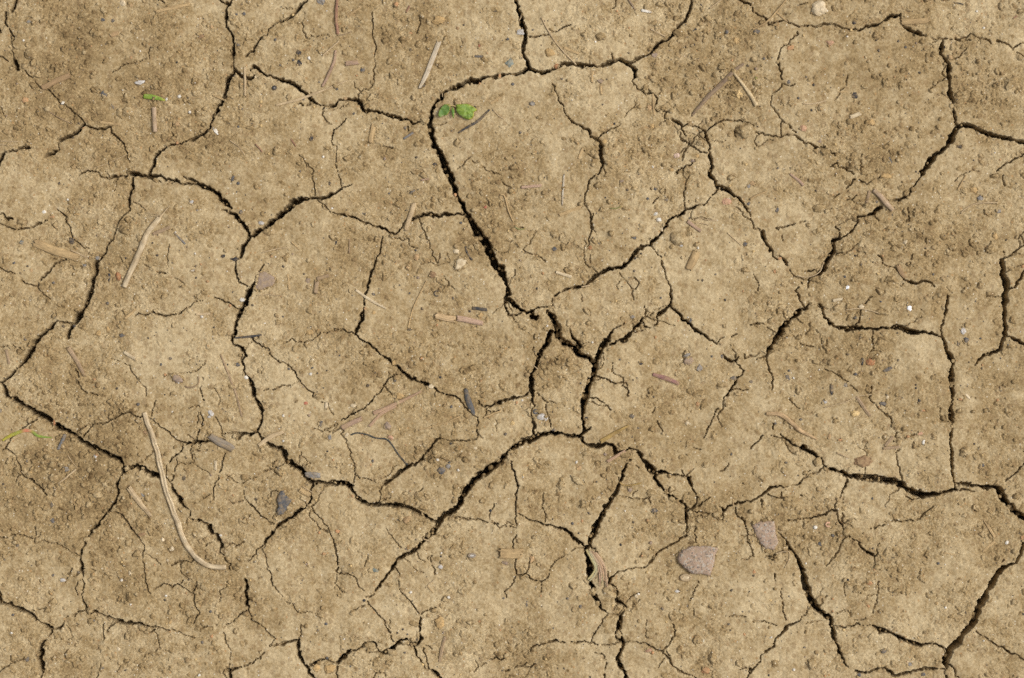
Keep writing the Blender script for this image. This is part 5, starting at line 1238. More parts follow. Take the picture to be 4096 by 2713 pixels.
small = np.array([0] + [1 if sizes[i] < 22 else 0 for i in range(1, nid + 1)])
lab[small[lab] == 1] = 0
for thr in (13, 9, 5, 1, -4, -9, -100):
    lab = spread(lab, csd > thr)
# the same on the fine grid near the cracks
fi = np.clip(np.round((XS - XMIN) / CS).astype(int), 0, W_ - 1); fj = np.clip(np.round((YS - YMIN) / CS).astype(int), 0, H_ - 1)
LAB = lab[np.ix_(fj, fi)].copy()
LAB[SM < 8.0] = 0
for thr in (6, 4, 2, 0, -2, -4):
    LAB = spread(spread(LAB, SM > thr, True), SM > thr, True)
LAB = spread(LAB, SM > -100)
nlab = int(LAB.max()) + 1
off = RNG.uniform(-3.0, 3.0, nlab); tx = RNG.uniform(-0.009, 0.009, nlab); ty = RNG.uniform(-0.009, 0.009, nlab)
cntr = np.zeros((nlab, 2))
for l in np.unique(LAB):
    m = LAB == l
    cntr[l] = GX[m].mean(), GY[m].mean()
TILT = (off[LAB] + tx[LAB] * (GX - cntr[LAB, 0]) + ty[LAB] * (GY - cntr[LAB, 1])).astype(np.float32)
TILT = np.clip(TILT, -5.0, 5.0)
edge = np.clip((SM + 2) / 26.0, 0, 1)
H0 += TILT * np.where(HW > 2.0, 1.0, edge)

# cut the cracks
hwm = np.maximum(HW, np.maximum(1.9, np.where(SD < FAR - 1, 0.8 * np.maximum(np.gradient(XS)[None, :], np.gradient(YS)[:, None]) - 0.8 * CELL + 1.0, 0)))
tt = np.clip((hwm - HW - SDJ) / hwm, 0, 1.6)
# hairlines: draw the mesh points nearest to the middle line onto it
CELLX = np.gradient(XS)[None, :]; CELLY = np.gradient(YS)[:, None]
dm = np.hypot(TOX, TOY)
THIN = (HW < 2.6) & (HW > 0)
SNAP = THIN & (dm < 0.52 * np.minimum(CELLX, CELLY)) & (SD < FAR - 1)
tt = np.where(THIN, np.where(SNAP, 1.0, np.clip((1.5 - dm) / 1.5, 0, 0.6)), tt)
tt = np.where(THIN, tt * np.clip(0.95 + 1.0 * vnoise(GX, GY, 46, 43) + 0.5 * vnoise(GX, GY, 15, 44), 0.0, 1.0), tt)
prof = np.clip(tt * 2.0, 0, 1) ** 0.8
wide = np.clip((HW - 8.0) / 5.0, 0, 1) * sum(np.exp(-((GX - a) ** 2 + (GY - b) ** 2) / (r * r)) for a, b, r in ((2215, 1330, 90), (2330, 1420, 90), (1930, 1880, 110), (2080, 1780, 110), (1340, 490, 90), (2340, 1560, 60)))   # slumped sides, slit within
t2 = tt + 0.22 * vnoise(GX, GY, 26, 46)
prof2 = np.where(t2 < 0.38, 0.18 * np.clip(t2 / 0.38, 0, 1) ** 0.6, 0.18 + 0.82 * np.clip((t2 - 0.38) / 0.2, 0, 1))
prof = prof * (1 - wide) + np.where(tt > 0, prof2, 0) * wide
depth = np.where(HW < 2.6, 5.0 + 9.0 * HW, np.minimum(13.0 * HW - 8, 220.0))
fill = vnoise(GX, GY, 70, 40) + 0.5 * vnoise(GX, GY, 24, 41)
depth = depth * np.clip(1.05 + 0.35 * fill, 0.7, 1.3)
depth += np.where(prof > 0.8, 3.0 * vnoise(GX, GY, 14, 42) * np.clip(HW / 6, 0, 1.5), 0)
depth = depth * np.clip(1 - (BIG - 4.0) / 14.0, 0.12, 1)
HF = H0 - prof * depth
INCRACK = (prof > 0.62) & (HW > 2.2)

LOAM = 0.39 + 0.26 * DENS + LUMPC + 0.10 * vnoise(GX, GY, 600, 50) + 0.10 * vnoise(GX, GY, 75, 51)
LOAM = np.clip(LOAM, 0.0, 1.0).astype(np.float32)

def surf(u, v):
    """height of the whole, uncut surface at survey point u, v"""
    i = int(np.clip(np.searchsorted(XS, u), 1, NX - 1)); j = int(np.clip(np.searchsorted(YS, v), 1, NY - 1))
    return float(H0[j, i])

# vertices, normals, faces
PX = ((GX + np.where(SNAP, TOX, 0) - CX) * S).ravel(); PY = ((CY - GY - np.where(SNAP, TOY, 0)) * S).ravel(); PZ = (HF * S).ravel()
gy, gx = np.gradient(HF, YS, XS)
nrm = np.stack([-gx, gy, np.ones_like(gx)], -1).reshape(-1, 3)
nrm /= np.linalg.norm(nrm, axis=1)[:, None]
CO = np.stack([PX, PY, PZ], 1).astype(np.float32)
jj, ii = np.meshgrid(np.arange(NY - 1), np.arange(NX - 1), indexing='ij')
v00 = (jj * NX + ii).ravel()
QUADS = np.stack([v00 + NX, v00 + NX + 1, v00 + 1, v00], 1)
flab = LAB[:-1, :-1].ravel()
fcrack = (INCRACK[:-1, :-1] & INCRACK[1:, 1:]).ravel()
flab = np.where(fcrack, 0, flab)

def submesh(name, sel, extra_co=None, extra_q=None):
    q = QUADS[sel]
    idx, inv = np.unique(q, return_inverse=True)
    co = CO[idx]; qq = inv.reshape(q.shape)
    nn = nrm[idx]; lo = LOAM.ravel()[idx]
    if extra_co is not None:
        qq = np.concatenate([qq, extra_q + len(co)])
        co = np.concatenate([co, extra_co]); nn = np.concatenate([nn, np.tile([0, 0, 1.0], (len(extra_co), 1))])
        lo = np.concatenate([lo, np.full(len(extra_co), 0.45)])
    me = fast_mesh(name, co, qq)
    float_attr(me, 'loam', lo)
    float_attr(me, 'grain', np.concatenate([ROUGH.ravel()[idx], np.full(len(co) - len(idx), 0.5)]))
    me.normals_split_custom_set_from_vertices(nn.astype(np.float32))
    return me

# the ground: crack beds, and beyond the surveyed strip a plain sheet out to the distance
xr = np.array([-60.0, -6, -2.0, XMIN * S - CX * S, XMAX * S - CX * S, 2.0, 6, 60.0])
yr = np.array([-60.0, -6, -2.0, (CY - YMAX) * S, (CY - YMIN) * S, 2.0, 6, 60.0])
eco = np.array([(x, y, -0.0006) for y in yr for x in xr], np.float32)
eq = np.array([(j * 8 + i, j * 8 + i + 1, j * 8 + i + 9, j * 8 + i + 8) for j in range(7) for i in range(7) if not (i == 3 and j == 3)])
ground = add_obj('ground', submesh('ground', flab == 0, eco, eq), SOIL, kind='structure',
                 label='dry cracked brown mud ground with deep dark cracks', cat='ground')
ids = [l for l in np.unique(flab) if l > 0]
for l in ids:
    add_obj('mud_plate', submesh('mud_plate', flab == l), SOIL, parent=ground)
print('plates', len(ids), 'grid', NX, NY)
# ---------------------------------------------------------------- loose things on the ground
RGB = dict(orange=(.42, .225, .105), ochre=(.44, .29, .125), tan=(.40, .26, .13), white=(.66, .61, .52), bright=(.86, .86, .86), quartz=(.46, .43, .39),
           grey=(.22, .205, .185), slate=(.085, .085, .087), black=(.028, .028, .032), charcoal=(.04, .04, .042), red=(.36, .11, .07), mauve=(.25, .185, .14),
           plum=(.27, .20, .15), brown=(.24, .145, .075), cream=(.56, .45, .29), gold=(.54, .38, .17), olive=(.20, .18, .05), pink=(.50, .36, .29),
           greengrey=(.21, .24, .21), teal=(.10, .135, .15), rust=(.33, .14, .06), salmon=(.44, .255, .16), maroon=(.17, .06, .05), granite=(.32, .23, .165),
           straw=(.45, .335, .195), straw2=(.41, .285, .14), drab=(.30, .21, .125), greystraw=(.47, .39, .28), bark=(.22, .18, .135), bark2=(.30, .195, .10),
           pinkstraw=(.40, .29, .19), pinkstraw2=(.37, .24, .15), pinkwood=(.41, .275, .19), pinkwood2=(.25, .13, .11), wood=(.50, .35, .19),
           redstem=(.27, .145, .09), mauvestem=(.33, .22, .15), stalk=(.50, .395, .25), twigbrown=(.22, .155, .10), bone=(.52, .40, .23), rootcol=(.44, .30, .16),
           olivestraw=(.33, .22, .075), quartzstraw=(.45, .39, .30), ash=(.16, .155, .15), charred=(.05, .05, .052), charred2=(.085, .085, .085), wire=(.05, .052, .048),
           pinkcurl=(.55, .33, .21), leafgreen=(.20, .27, .03), lime=(.22, .30, .03), leaf=(.10, .24, .03))
WORD = dict(orange='orange', ochre='ochre', tan='tan', white='white', bright='bright white', quartz='pale grey', grey='grey', slate='dark slate',
            black='black', charcoal='charcoal black', red='red', mauve='mauve', brown='brown', cream='cream', gold='golden', olive='olive', pink='pinkish',
            greengrey='greenish grey', teal='teal grey', rust='rust brown', salmon='salmon', maroon='maroon')

ICO = {k: icosphere(k) for k in (1, 2, 3)}

def pebble_mesh(name, rx, ry, rz, turn, seed, angular, sub=2):
    v, f = ICO[sub]
    r = np.random.default_rng(seed)
    p = v.copy()
    for _ in range(6):                        # broad dents and bulges
        d = r.normal(size=3); d /= np.linalg.norm(d)
        p *= (1 + r.uniform(-0.16, 0.16) * np.clip(v @ d, -1, 1)[:, None] ** (1 if r.random() < .5 else 2))
    if angular:                               # broken faces
        for _ in range(9):
            d = r.normal(size=3); d[2] = abs(d[2]) * 0.8; d /= np.linalg.norm(d)
            lim = r.uniform(0.55, 0.84)
            over = p @ d - lim
            p -= np.where(over > 0, over, 0)[:, None] * d * 0.92
    for fq, am in ((3.0, 0.07), (5.5, 0.045), (9.0, 0.03)):
        for _ in range(3):
            d = r.normal(size=3) * fq
            p *= (1 + am * np.sin(v @ d + r.uniform(0, 6.28)))[:, None]
    p *= (1 + r.normal(0, 0.022, len(p)))[:, None]
    a = math.radians(turn)
    x = p[:, 0] * rx; y = p[:, 1] * ry
    q = np.stack([x * math.cos(a) + y * math.sin(a), x * math.sin(-a) * 1 + y * math.cos(a), p[:, 2] * rz], 1)
    return new_mesh(name, q * S, f)

LANDMARKS = []
def landmark(phrase, key, x, y):
    LANDMARKS.append((phrase, *sheet(key, x, y)))
for a in (('the green seedling', '01', 1850, 1000), ('the long bent straw stem', '20', 1450, 1100), ('the thick round straw stalk', '10', 1270, 680),
          ('the black bent wire', '21', 1150, 850), ('the crossed straw pair', '21', 1250, 530), ('the upright charred leaf', '21', 1970, 470),
          ('the blue grey slate flake', '21', 300, 1370), ('the large granite stone', '32', 1770, 510), ('the upright granite stone', '33', 130, 270),
          ('the open seed husk', '32', 1665, 668), ('the fibrous straw strip', '32', 890, 580), ('the split pink wood chip', '11', 1870, 1290),
          ('the purplish four sided stone', '11', 140, 945), ('the curved tan root', '23', 350, 620), ('the yellow pebble', '23', 912, 548),
          ('the bright white lump', '13', 1375, 1150), ('the stout pinkish stub', '13', 1150, 210), ('the long split twig', '02', 1950, 790),
          ('the golden pebble', '02', 2140, 840), ('the lime leaf scrap', '00', 1390, 880), ('the yellow green grass blade', '20', 230, 740),
          ('the grey bark chip', '20', 1985, 830), ('the straight reddish stem', '01', 780, 150), ('the pale weathered stalk', '01', 1600, 590),
          ('the thin leaning straw', '02', 500, 380), ('the flat brown wood chip', '00', 500, 730), ('the white crusted stone', '03', 590, 85),
          ('the black seed', '03', 900, 828), ('the broad buff chip', '03', 1420, 185), ('the round ochre pebble', '31', 1695, 1075),
          ('the broad ribbed straw chip', '32', 90, 450), ('the white shell', '12', 1410, 375), ('the dark pink splinter', '22', 1480, 250),
          ('the olive tan straw', '22', 1000, 760), ('the broad flat straw chip', '10', 500, 680), ('the pink curled shell', '33', 672, 182),
          ('the lower right straw strips', '33', 2070, 270), ('the pink straight splinter', '12', 280, 102), ('the pale frayed straw', '11', 1085, 1125),
          ('the hooked straw end', '30', 2030, 540), ('the leaf flake', '11', 1895, 790)):
    landmark(*a)
DIRS = ('right of', 'below and right of', 'below', 'below and left of', 'left of', 'above and left of', 'above', 'above and right of')
def place(u, v, skip=None):
    best = min((l for l in LANDMARKS if l[0] != skip and math.hypot(u - l[1], v - l[2]) > 14), key=lambda l: math.hypot(u - l[1], v - l[2]))
    a = math.degrees(math.atan2(v - best[2], u - best[1])) % 360
    return DIRS[int((a + 22.5) // 45) % 8] + ' ' + best[0], math.hypot(u - best[1], v - best[2])

GROUPS = {'clod': 'clods of dry mud', 'pebble': 'small pebbles lying on the mud'}
SPECIAL = {('23', 912, 548): 'smooth yellow pebble, the brightest yellow on the right side',
           ('02', 2140, 840): 'lumpy pale golden pebble between the long split twig and the bone like root',
           ('31', 1695, 1075): 'round ochre pebble with a grey face, alone at lower middle',
           ('13', 1375, 1150): 'bright white lump on the plate right of centre',
           ('03', 590, 85): 'large cream crusted stone with a white side at the top edge',
           ('03', 650, 95): 'white shell like side piece of the large cream crusted stone',
           ('03', 900, 828): 'glossy black pointed seed on the upper right plate',
           ('12', 1395, 345): 'long white shell piece above the diagonal crack',
           ('12', 1425, 400): 'round white lump at the lower end of the long white shell piece',
           ('21', 1255, 782): 'salmon pink pebble touching the bend of the black wire'}
pend = []
seed = 100
for key, txt in STONES.items():
    for tok in txt.split():
        cname, val = tok.split(':')
        q = [float(t) for t in val.split(',')]
        x, y, rx = q[:3]
        ry = q[3] if len(q) > 3 else rx
        turn = q[4] if len(q) > 4 else 0.0
        k = sheet_k(key)
        uu, vv = sheet(key, x, y)
        seed += 1
        pend.append(dict(c=cname, u=uu, v=vv, rx=rx * k * (0.95 if cname == 'clod' else 0.88), ry=ry * k * (0.95 if cname == 'clod' else 0.88), turn=-turn, seed=seed, key=(key, int(x), int(y))))
names = {}
for p in pend:
    r = max(p['rx'], p['ry'])
    kind = 'clod' if p['c'] == 'clod' else 'pebble'
    ratio = max(p['rx'], p['ry']) / min(p['rx'], p['ry'])
    size = 'tiny' if r < 6.3 else 'small' if r < 11 else 'sizeable' if r < 18 else 'large'
    shape = 'elongated ' if ratio > 1.75 else ''
    where, dist = place(p['u'], p['v'])
    head = f"{size} {shape}{'brown mud' if kind == 'clod' else WORD[p['c']]} {kind}"
    p.update(kind=kind, head=head, where=where, dist=dist)
    names.setdefault((head, where), []).append(p)
ORD = ('nearest', 'second nearest', 'third nearest', 'fourth nearest', 'fifth nearest', 'sixth nearest', 'seventh nearest', 'eighth nearest')
for (head, where), ps in names.items():
    ps.sort(key=lambda p: p['dist'])
    for i, p in enumerate(ps):
        p['label'] = f'{head} {where}' if len(ps) == 1 else f'{ORD[min(i, 7)]} {head} {where}'
peb = sorted((p for p in pend if p['kind'] == 'pebble' and p['key'] not in SPECIAL), key=lambda p: -p['rx'] * p['ry'])
for p in peb[250:]:
    p['grit'] = True                          # too small to tell apart: goes into the grit of its colour
for p in pend:
    if p.get('grit'):
        continue
    r = min(p['rx'], p['ry'])
    clod = p['kind'] == 'clod'
    big = max(p['rx'], p['ry']) > 13
    rz = r * (0.66 if clod else 0.5)
    me = pebble_mesh(p['kind'], p['rx'], p['ry'], rz, p['turn'], p['seed'], p['seed'] % 3 > 0, 3 if big else 2)
    wx, wy = to_world(p['u'], p['v'])
    z = surf(p['u'], p['v']) - (0.0 if clod else 0.0)
    base = surf(p['u'], p['v'])
    sink = rz * (0.10 if clod else 0.02)
    if clod:
        float_attr(me, 'loam', np.full(len(me.vertices), 0.40 + 0.22 * random.random()))
        float_attr(me, 'grain', np.full(len(me.vertices), 0.6))
        mat = SOIL
    else:
        mat = MINERAL if p['c'] in ('white', 'bright', 'quartz', 'gold', 'cream') else STONE
    c = RGB.get(p['c'], MID)
    j = random.uniform(0.88, 1.12)
    add_obj(p['kind'], me, mat, label=SPECIAL.get(p['key'], p['label']), cat=p['kind'], group=GROUPS[p['kind']],
            loc=(wx, wy, (base + sink) * S), color=tuple(x * j for x in c))

# outlined flat stones
for key, cname, hgt, txt, name, cat, label in SLABS:
    P = [sheet(key, *map(float, t.split(','))) for t in txt.split()]
    ring = []
    for i in range(len(P)):                    # two extra points on each side, slightly ragged
        a, b = np.array(P[i]), np.array(P[(i + 1) % len(P)])
        for t in (0.0, 0.34, 0.67):
            ring.append(a + (b - a) * t + RNG.normal(0, 0.9, 2))
    ring = np.array(ring); c = ring.mean(0); n = len(ring)
    base = surf(*c) - (3.0 if hgt > 10 else 0.0)
    vs, fs = [], []
    prof_ = ((1.0, -6.0), (1.03, hgt * 0.25), (1.0, hgt * 0.6), (0.90, hgt * 0.86), (0.66, hgt * 0.97), (0.36, hgt))
    for sc_, z in prof_:
        for q in ring:
            w = c + (q - c) * sc_
            zz = z + (0.10 * hgt * vnoise(w[0], w[1], 18, 60) if z > 0 else 0)
            x, y = to_world(*w); x0, y0 = to_world(*c)
            vs.append((x - x0, y - y0, float(zz) * S))
    for L in range(len(prof_) - 1):
        for i in range(n):
            a, b = L * n + i, L * n + (i + 1) % n
            fs.append((b, a, a + n, b + n))
    vs.append((0, 0, hgt * 1.02 * S)); top = len(vs) - 1
    for i in range(n):
        fs.append(((len(prof_) - 1) * n + (i + 1) % n, (len(prof_) - 1) * n + i, top))
    me = new_mesh(name, vs, fs)
    add_obj(name, me, GRANITE if cname == 'granite' else STONE, label=label, cat=cat, loc=(*to_world(*c), base * S), color=RGB[cname])

# straw, twigs and fibres
def spline(pts, wid, step):
    P = np.array(pts, float)
    n = len(P)
    seg = np.hypot(*(P[1:] - P[:-1]).T)
    s = np.concatenate([[0], np.cumsum(seg)])
    wid = np.interp(np.linspace(0, 1, n), np.linspace(0, 1, len(wid)), wid)
    m = max(4, int(s[-1] / step))
    out, ws = [], []
    for t in np.linspace(0, s[-1], m + 1):
        i = min(max(int(np.searchsorted(s, t)) - 1, 0), n - 2)
        f = (t - s[i]) / max(seg[i], 1e-6)
        p0, p1, p2, p3 = P[max(i - 1, 0)], P[i], P[i + 1], P[min(i + 2, n - 1)]
        out.append(0.5 * ((2 * p1) + (-p0 + p2) * f + (2 * p0 - 5 * p1 + 4 * p2 - p3) * f * f + (-p0 + 3 * p1 - 3 * p2 + p3) * f ** 3))
        ws.append(wid[i] + (wid[i + 1] - wid[i]) * f)
    return np.array(out), np.array(ws)

def sticks_mesh(name, kind, pts, wid, groove=False, lift=1.0, camber=0.0):
    step = 5.0 if kind != 'fibre' else 6.0
    path, ws = spline(pts, wid, step)
    if kind in ('tube', 'fibre', 'chip'):
        path = path + np.stack([vnoise(path[:, 0], path[:, 1], 40, 70), vnoise(path[:, 0], path[:, 1], 40, 71)], 1) * np.minimum(2.0, ws.mean() * 0.12)
    tan = np.gradient(path, axis=0); tan /= np.linalg.norm(tan, axis=1)[:, None] + 1e-9
    nor = np.stack([-tan[:, 1], tan[:, 0]], 1)
    n = len(path)
    hs = np.array([surf(*p) for p in path])
    kern = 7
    hs = np.convolve(np.pad(hs, kern, mode='edge'), np.ones(2 * kern + 1) / (2 * kern + 1), 'valid') + 0.8
    s = np.concatenate([[0], np.cumsum(np.hypot(*(path[1:] - path[:-1]).T))])
    vs, fs, ua, va = [], [], [], []
    c0 = path[n // 2]; z0 = hs[n // 2]
    def put(p, z, uu, vv):
        x, y = to_world(*p); a, b = to_world(*c0)
        vs.append((x - a, y - b, (z - z0) * S)); ua.append(uu); va.append(vv)
    if kind in ('tube', 'fibre'):
        k = 16 if kind == 'tube' else 6
        fl = 0.72 if kind == 'tube' else 0.85
        for i in range(n):
            r = ws[i] * 0.5 * (1 + 0.05 * math.sin(s[i] * 0.07 + n) + (0.16 * math.exp(-((s[i] / s[-1] - 0.62) * s[-1] / 5.0) ** 2) if kind == 'tube' else 0))
            for j in range(k):
                th = 2 * math.pi * j / k
                rr = r
                if groove and j == 4 and 0.14 < s[i] / s[-1] < 0.56:
                    rr = r * 0.12
                if i in (0, n - 1) and kind == 'tube':
                    rr *= 0.93
                put(path[i] + nor[i] * rr * math.cos(th), hs[i] + r * fl * 0.75 + rr * fl * math.sin(th), j / k * 1.6, s[i])
        for i in range(n - 1):
            for j in range(k):
                a, b = i * k + j, i * k + (j + 1) % k
                fs.append((a, b, b + k, a + k))
        if kind == 'tube':                        # hollow, broken ends
            for i, sg in ((0, 1), (n - 1, -1)):
                b0 = len(vs)
                r = ws[i] * 0.5
                for j in range(k):
                    th = 2 * math.pi * j / k
                    put(path[i] + nor[i] * r * 0.55 * math.cos(th), hs[i] + r * fl * 0.75 + r * 0.55 * fl * math.sin(th), 0.3, s[i])
                for j in range(k):
                    put(path[i] + tan[i] * sg * r * 1.6 + nor[i] * r * 0.4 * math.cos(2 * math.pi * j / k), hs[i] + r * fl * 0.75 + r * 0.4 * fl * math.sin(2 * math.pi * j / k), 0.3, s[i])
                for j in range(k):
                    j2 = (j + 1) % k
                    a, b = i * k + j, i * k + j2
                    if sg == 1:
                        fs.append((b, a, b0 + j, b0 + j2)); fs.append((b0 + j2, b0 + j, b0 + k + j, b0 + k + j2))
                    else:
                        fs.append((a, b, b0 + j2, b0 + j)); fs.append((b0 + j, b0 + j2, b0 + k + j2, b0 + k + j))
                ring = [b0 + k + j for j in range(k)]
                fs.append(tuple(ring if sg == -1 else ring[::-1]))
        else:
            fs.append(tuple(range(k))[::-1]); fs.append(tuple((n - 1) * k + j for j in range(k)))
    else:                                          # flat ribbed strip or blade
        k = 9
        blade = kind == 'blade'
        th = np.clip(ws.mean() * (0.06 if blade else 0.20), 1.0, 5.5)
        rib = RNG.uniform(-0.5, 0.5, k) * (0.15 if blade else 0.55) * th
        fray0 = RNG.uniform(0, 1, k) * ws[0] * (0.0 if blade else 0.55); fray1 = RNG.uniform(0, 1, k) * ws[-1] * (0.0 if blade else 0.55)
        for side in (0, 1):
            for i in range(n):
                for j in range(k):
                    t = j / (k - 1) * 2 - 1
                    p = path[i] + nor[i] * t * ws[i] * 0.5
                    e = 0.0
                    if i == 0: p = p + tan[0] * (fray0[j] - 0.25 * ws[0] * (not blade))
                    if i == n - 1: p = p - tan[-1] * (fray1[j] - 0.25 * ws[-1] * (not blade))
                    arch = (1 - t * t) * ws[i] * (0.14 if not blade else camber)
                    z = hs[i] * 1.0 + lift + (th + rib[j] + arch if side == 0 else arch * 0.3 - 2.0)
                    put(p, z, j / (k - 1), s[i])
        o = n * k
        for i in range(n - 1):
            for j in range(k - 1):
                a = i * k + j
                fs.append((a, a + 1, a + k + 1, a + k))
                fs.append((o + a + 1, o + a, o + a + k, o + a + k + 1))
            for j in (0, k - 1):
                a = i * k + j
                fs.append((a, a + k, o + a + k, o + a) if j == 0 else (a + k, a, o + a, o + a + k))
        for j in range(k - 1):
            fs.append((j + 1, j, o + j, o + j + 1))
            a = (n - 1) * k + j
            fs.append((a, a + 1, o + a + 1, o + a))
    me = new_mesh(name, vs, fs)
    float_attr(me, 'across', ua); float_attr(me, 'along', va)
    return me, (*to_world(*c0), z0 * S), np.array(va) / max(s[-1], 1e-6), np.array(ua)

for row in STICKS:
    key, kind, cname, wtxt, ptxt, name, cat, label = row.split('|')
    k = sheet_k(key)
    pts = [sheet(key, *map(float, t.split(','))) for t in ptxt.split()]
    wid = [float(t) * k for t in wtxt.split(',')]
    if len(wid) == 1: wid = wid * 2
    sunk = cname in ('straw2', 'drab') and kind == 'chip'
    me, loc, va, ua = sticks_mesh(name, kind, pts, wid, groove=(name == 'long_straw'), lift=-0.5 if sunk else 1.0, camber=0.12)
    mat = STRAW
    if kind == 'blade':
        mat = LEAF
        float_attr(me, 'rim', np.clip(1 - va * 2.2, 0, 0.6) if cname == 'leafgreen' else np.clip((va - 0.75) * 2, 0, .5))
        float_attr(me, 'red', np.exp(-((va - 0.5) / 0.10) ** 2) * (cname == 'leafgreen'))
    add_obj(name, me, mat, label=label, cat=cat, loc=loc, color=RGB[cname])

# frayed tuft at the top of the thick stalk: parts of that stalk
stalk = next(o for o in COL.objects if o.name.startswith('stalk'))
for i, txt in enumerate(("1425,395 1480,330 1532,275", "1430,400 1462,355 1500,300", "1460,362 1390,352 1310,338", "1462,370 1400,365 1300,385", "1465,352 1420,375 1330,362")):
    pts = [sheet('10', *map(float, t.split(','))) for t in txt.split()]
    me, loc, _, _ = sticks_mesh('frayed_fibre', 'fibre', pts, [5.5, 2.5] if i < 2 else [2.2, 1.4])
    o = add_obj('frayed_fibre', me, STRAW, parent=stalk, color=RGB['straw'])
    o.location = [a - b for a, b in zip((loc[0], loc[1], loc[2] + 0.0012), stalk.location)]

# fibrous straw strip hanging over the crack: a bundle of strands
cc = sheet('32', 880, 560)
bun = add_obj('straw_strip', None, None, label='fibrous strip of torn straw hanging over the widest lower crack', cat='straw', loc=(*to_world(*cc), surf(*cc) * S))
for i in range(13):
    t = i / 12
    a = (775 + 70 * t + random.uniform(-8, 8), 415 + 22 * t)
    b = (815 + 90 * t + random.uniform(-8, 8), 500 + 5 * t)
    c = (845 + 105 * t + random.uniform(-8, 8), 600 + random.uniform(-10, 10))
    d = ((785 + 60 * t, 690 + random.uniform(-12, 10)) if t < 0.35 else (860 + 95 * t + random.uniform(-6, 6), 690 + random.uniform(-20, 66)))
    pts = [sheet('32', *p) for p in (a, b, c, d)]
    me, loc, _, _ = sticks_mesh('strand', 'chip' if i % 3 == 0 else 'fibre', pts, [9.0, 10.0, 4.0] if i % 3 == 0 else [5.5, 5.0, 3.0], lift=2.0)
    o = add_obj('strand', me, STRAW, parent=bun, color=tuple(x * random.uniform(.8, 1.05) for x in RGB['straw']))
    o.location = [p - q for p, q in zip((loc[0], loc[1], loc[2] + 0.0006 + 0.0004 * random.random()), bun.location)]

# seedling: two seed leaves, a young leaf and the short stalk
def leaf_mesh(name, outline, base_z, camber):
    ring = []
    P = np.array([sheet('01', *map(float, t.split(','))) for t in outline.split()])
    path, _ = spline(list(P) + [P[0]], [1, 1], 2.0)
    path = path[:-1]
    path = path + 1.1 * np.stack([vnoise(path[:, 0], path[:, 1], 5, 82), vnoise(path[:, 0], path[:, 1], 5, 83)], 1)
    c = path.mean(0); n = len(path)
    vs, fs, rim = [], [], []
    levels = (1.0, 0.8, 0.55, 0.28)
    R = np.hypot(*(path - c).T).mean()
    for side in (0, 1):
        for L in levels:
            for q in path:
                w = c + (q - c) * L
                x, y = to_world(*w); a, b = to_world(*c)
                bend = camber * (1 - L * L) * R + 0.14 * R * float(vnoise(w[0], w[1], 10, 81))
                vs.append((x - a, y - b, (base_z + bend - (1.6 if side else 0)) * S))
                rim.append(max(0.0, (L - 0.9) * 6) * (1.0 if q[0] > c[0] + 0.35 * R else 0.25))
        vs.append((0, 0, (base_z + camber * R - (1.6 if side else 0)) * S)); rim.append(0)
    m = len(levels) * n + 1
    for side in (0, 1):
        o = side * m
        for l in range(len(levels) - 1):
            for i in range(n):
                a, b = o + l * n + i, o + l * n + (i + 1) % n
                fs.append((b, a, a + n, b + n) if side == 0 else (a, b, b + n, a + n))
        for i in range(n):
            a, b = o + (len(levels) - 1) * n + i, o + (len(levels) - 1) * n + (i + 1) % n
            fs.append((b, a, o + m - 1) if side == 0 else (a, b, o + m - 1))
    for i in range(n):
        a, b = i, (i + 1) % n
        fs.append((a, b, b + m, a + m))
    me = new_mesh(name, vs, fs)
    float_attr(me, 'rim', rim); float_attr(me, 'red', np.zeros(len(vs)))
    return me, c
sc0 = sheet('01', 1815, 985)
seedling = add_obj('seedling', None, None, label='green seedling with two rounded seed leaves beside the deep crack', cat='seedling', loc=(*to_world(*sc0), surf(*sc0) * S))
for nm, outl, z, cam_, col in (('seed_leaf', "1790,938 1742,942 1712,970 1688,1020 1694,1048 1712,1052 1740,1038 1770,1030 1790,1000 1797,960", 12, -0.10, (.10, .185, .022)),
                               ('seed_leaf', "1848,942 1880,938 1940,936 1985,950 2025,975 2032,992 2008,1010 2008,1038 1995,1062 1962,1076 1920,1064 1880,1035 1850,1000", 14, 0.10, (.19, .275, .028)),
                               ('young_leaf', "1812,965 1822,972 1832,1000 1832,1040 1824,1066 1814,1040 1806,1000", 16, 0.3, (.12, .22, .02))):
    me, c = leaf_mesh(nm, outl, z, cam_)
    o = add_obj(nm, me, LEAF, parent=seedling, color=col)
    w = to_world(*c)
    o.location = (w[0] - seedling.location[0], w[1] - seedling.location[1], 0)
me, loc, _, _ = sticks_mesh('stalk_of_seedling', 'fibre', [sheet('01', *p) for p in ((1775, 955), (1812, 950), (1862, 962))], [5, 6, 5])
o = add_obj('stem', me, STRAW, parent=seedling, color=(.36, .27, .12))
o.location = [p - q for p, q in zip((loc[0], loc[1], loc[2] + 0.0016), seedling.location)]

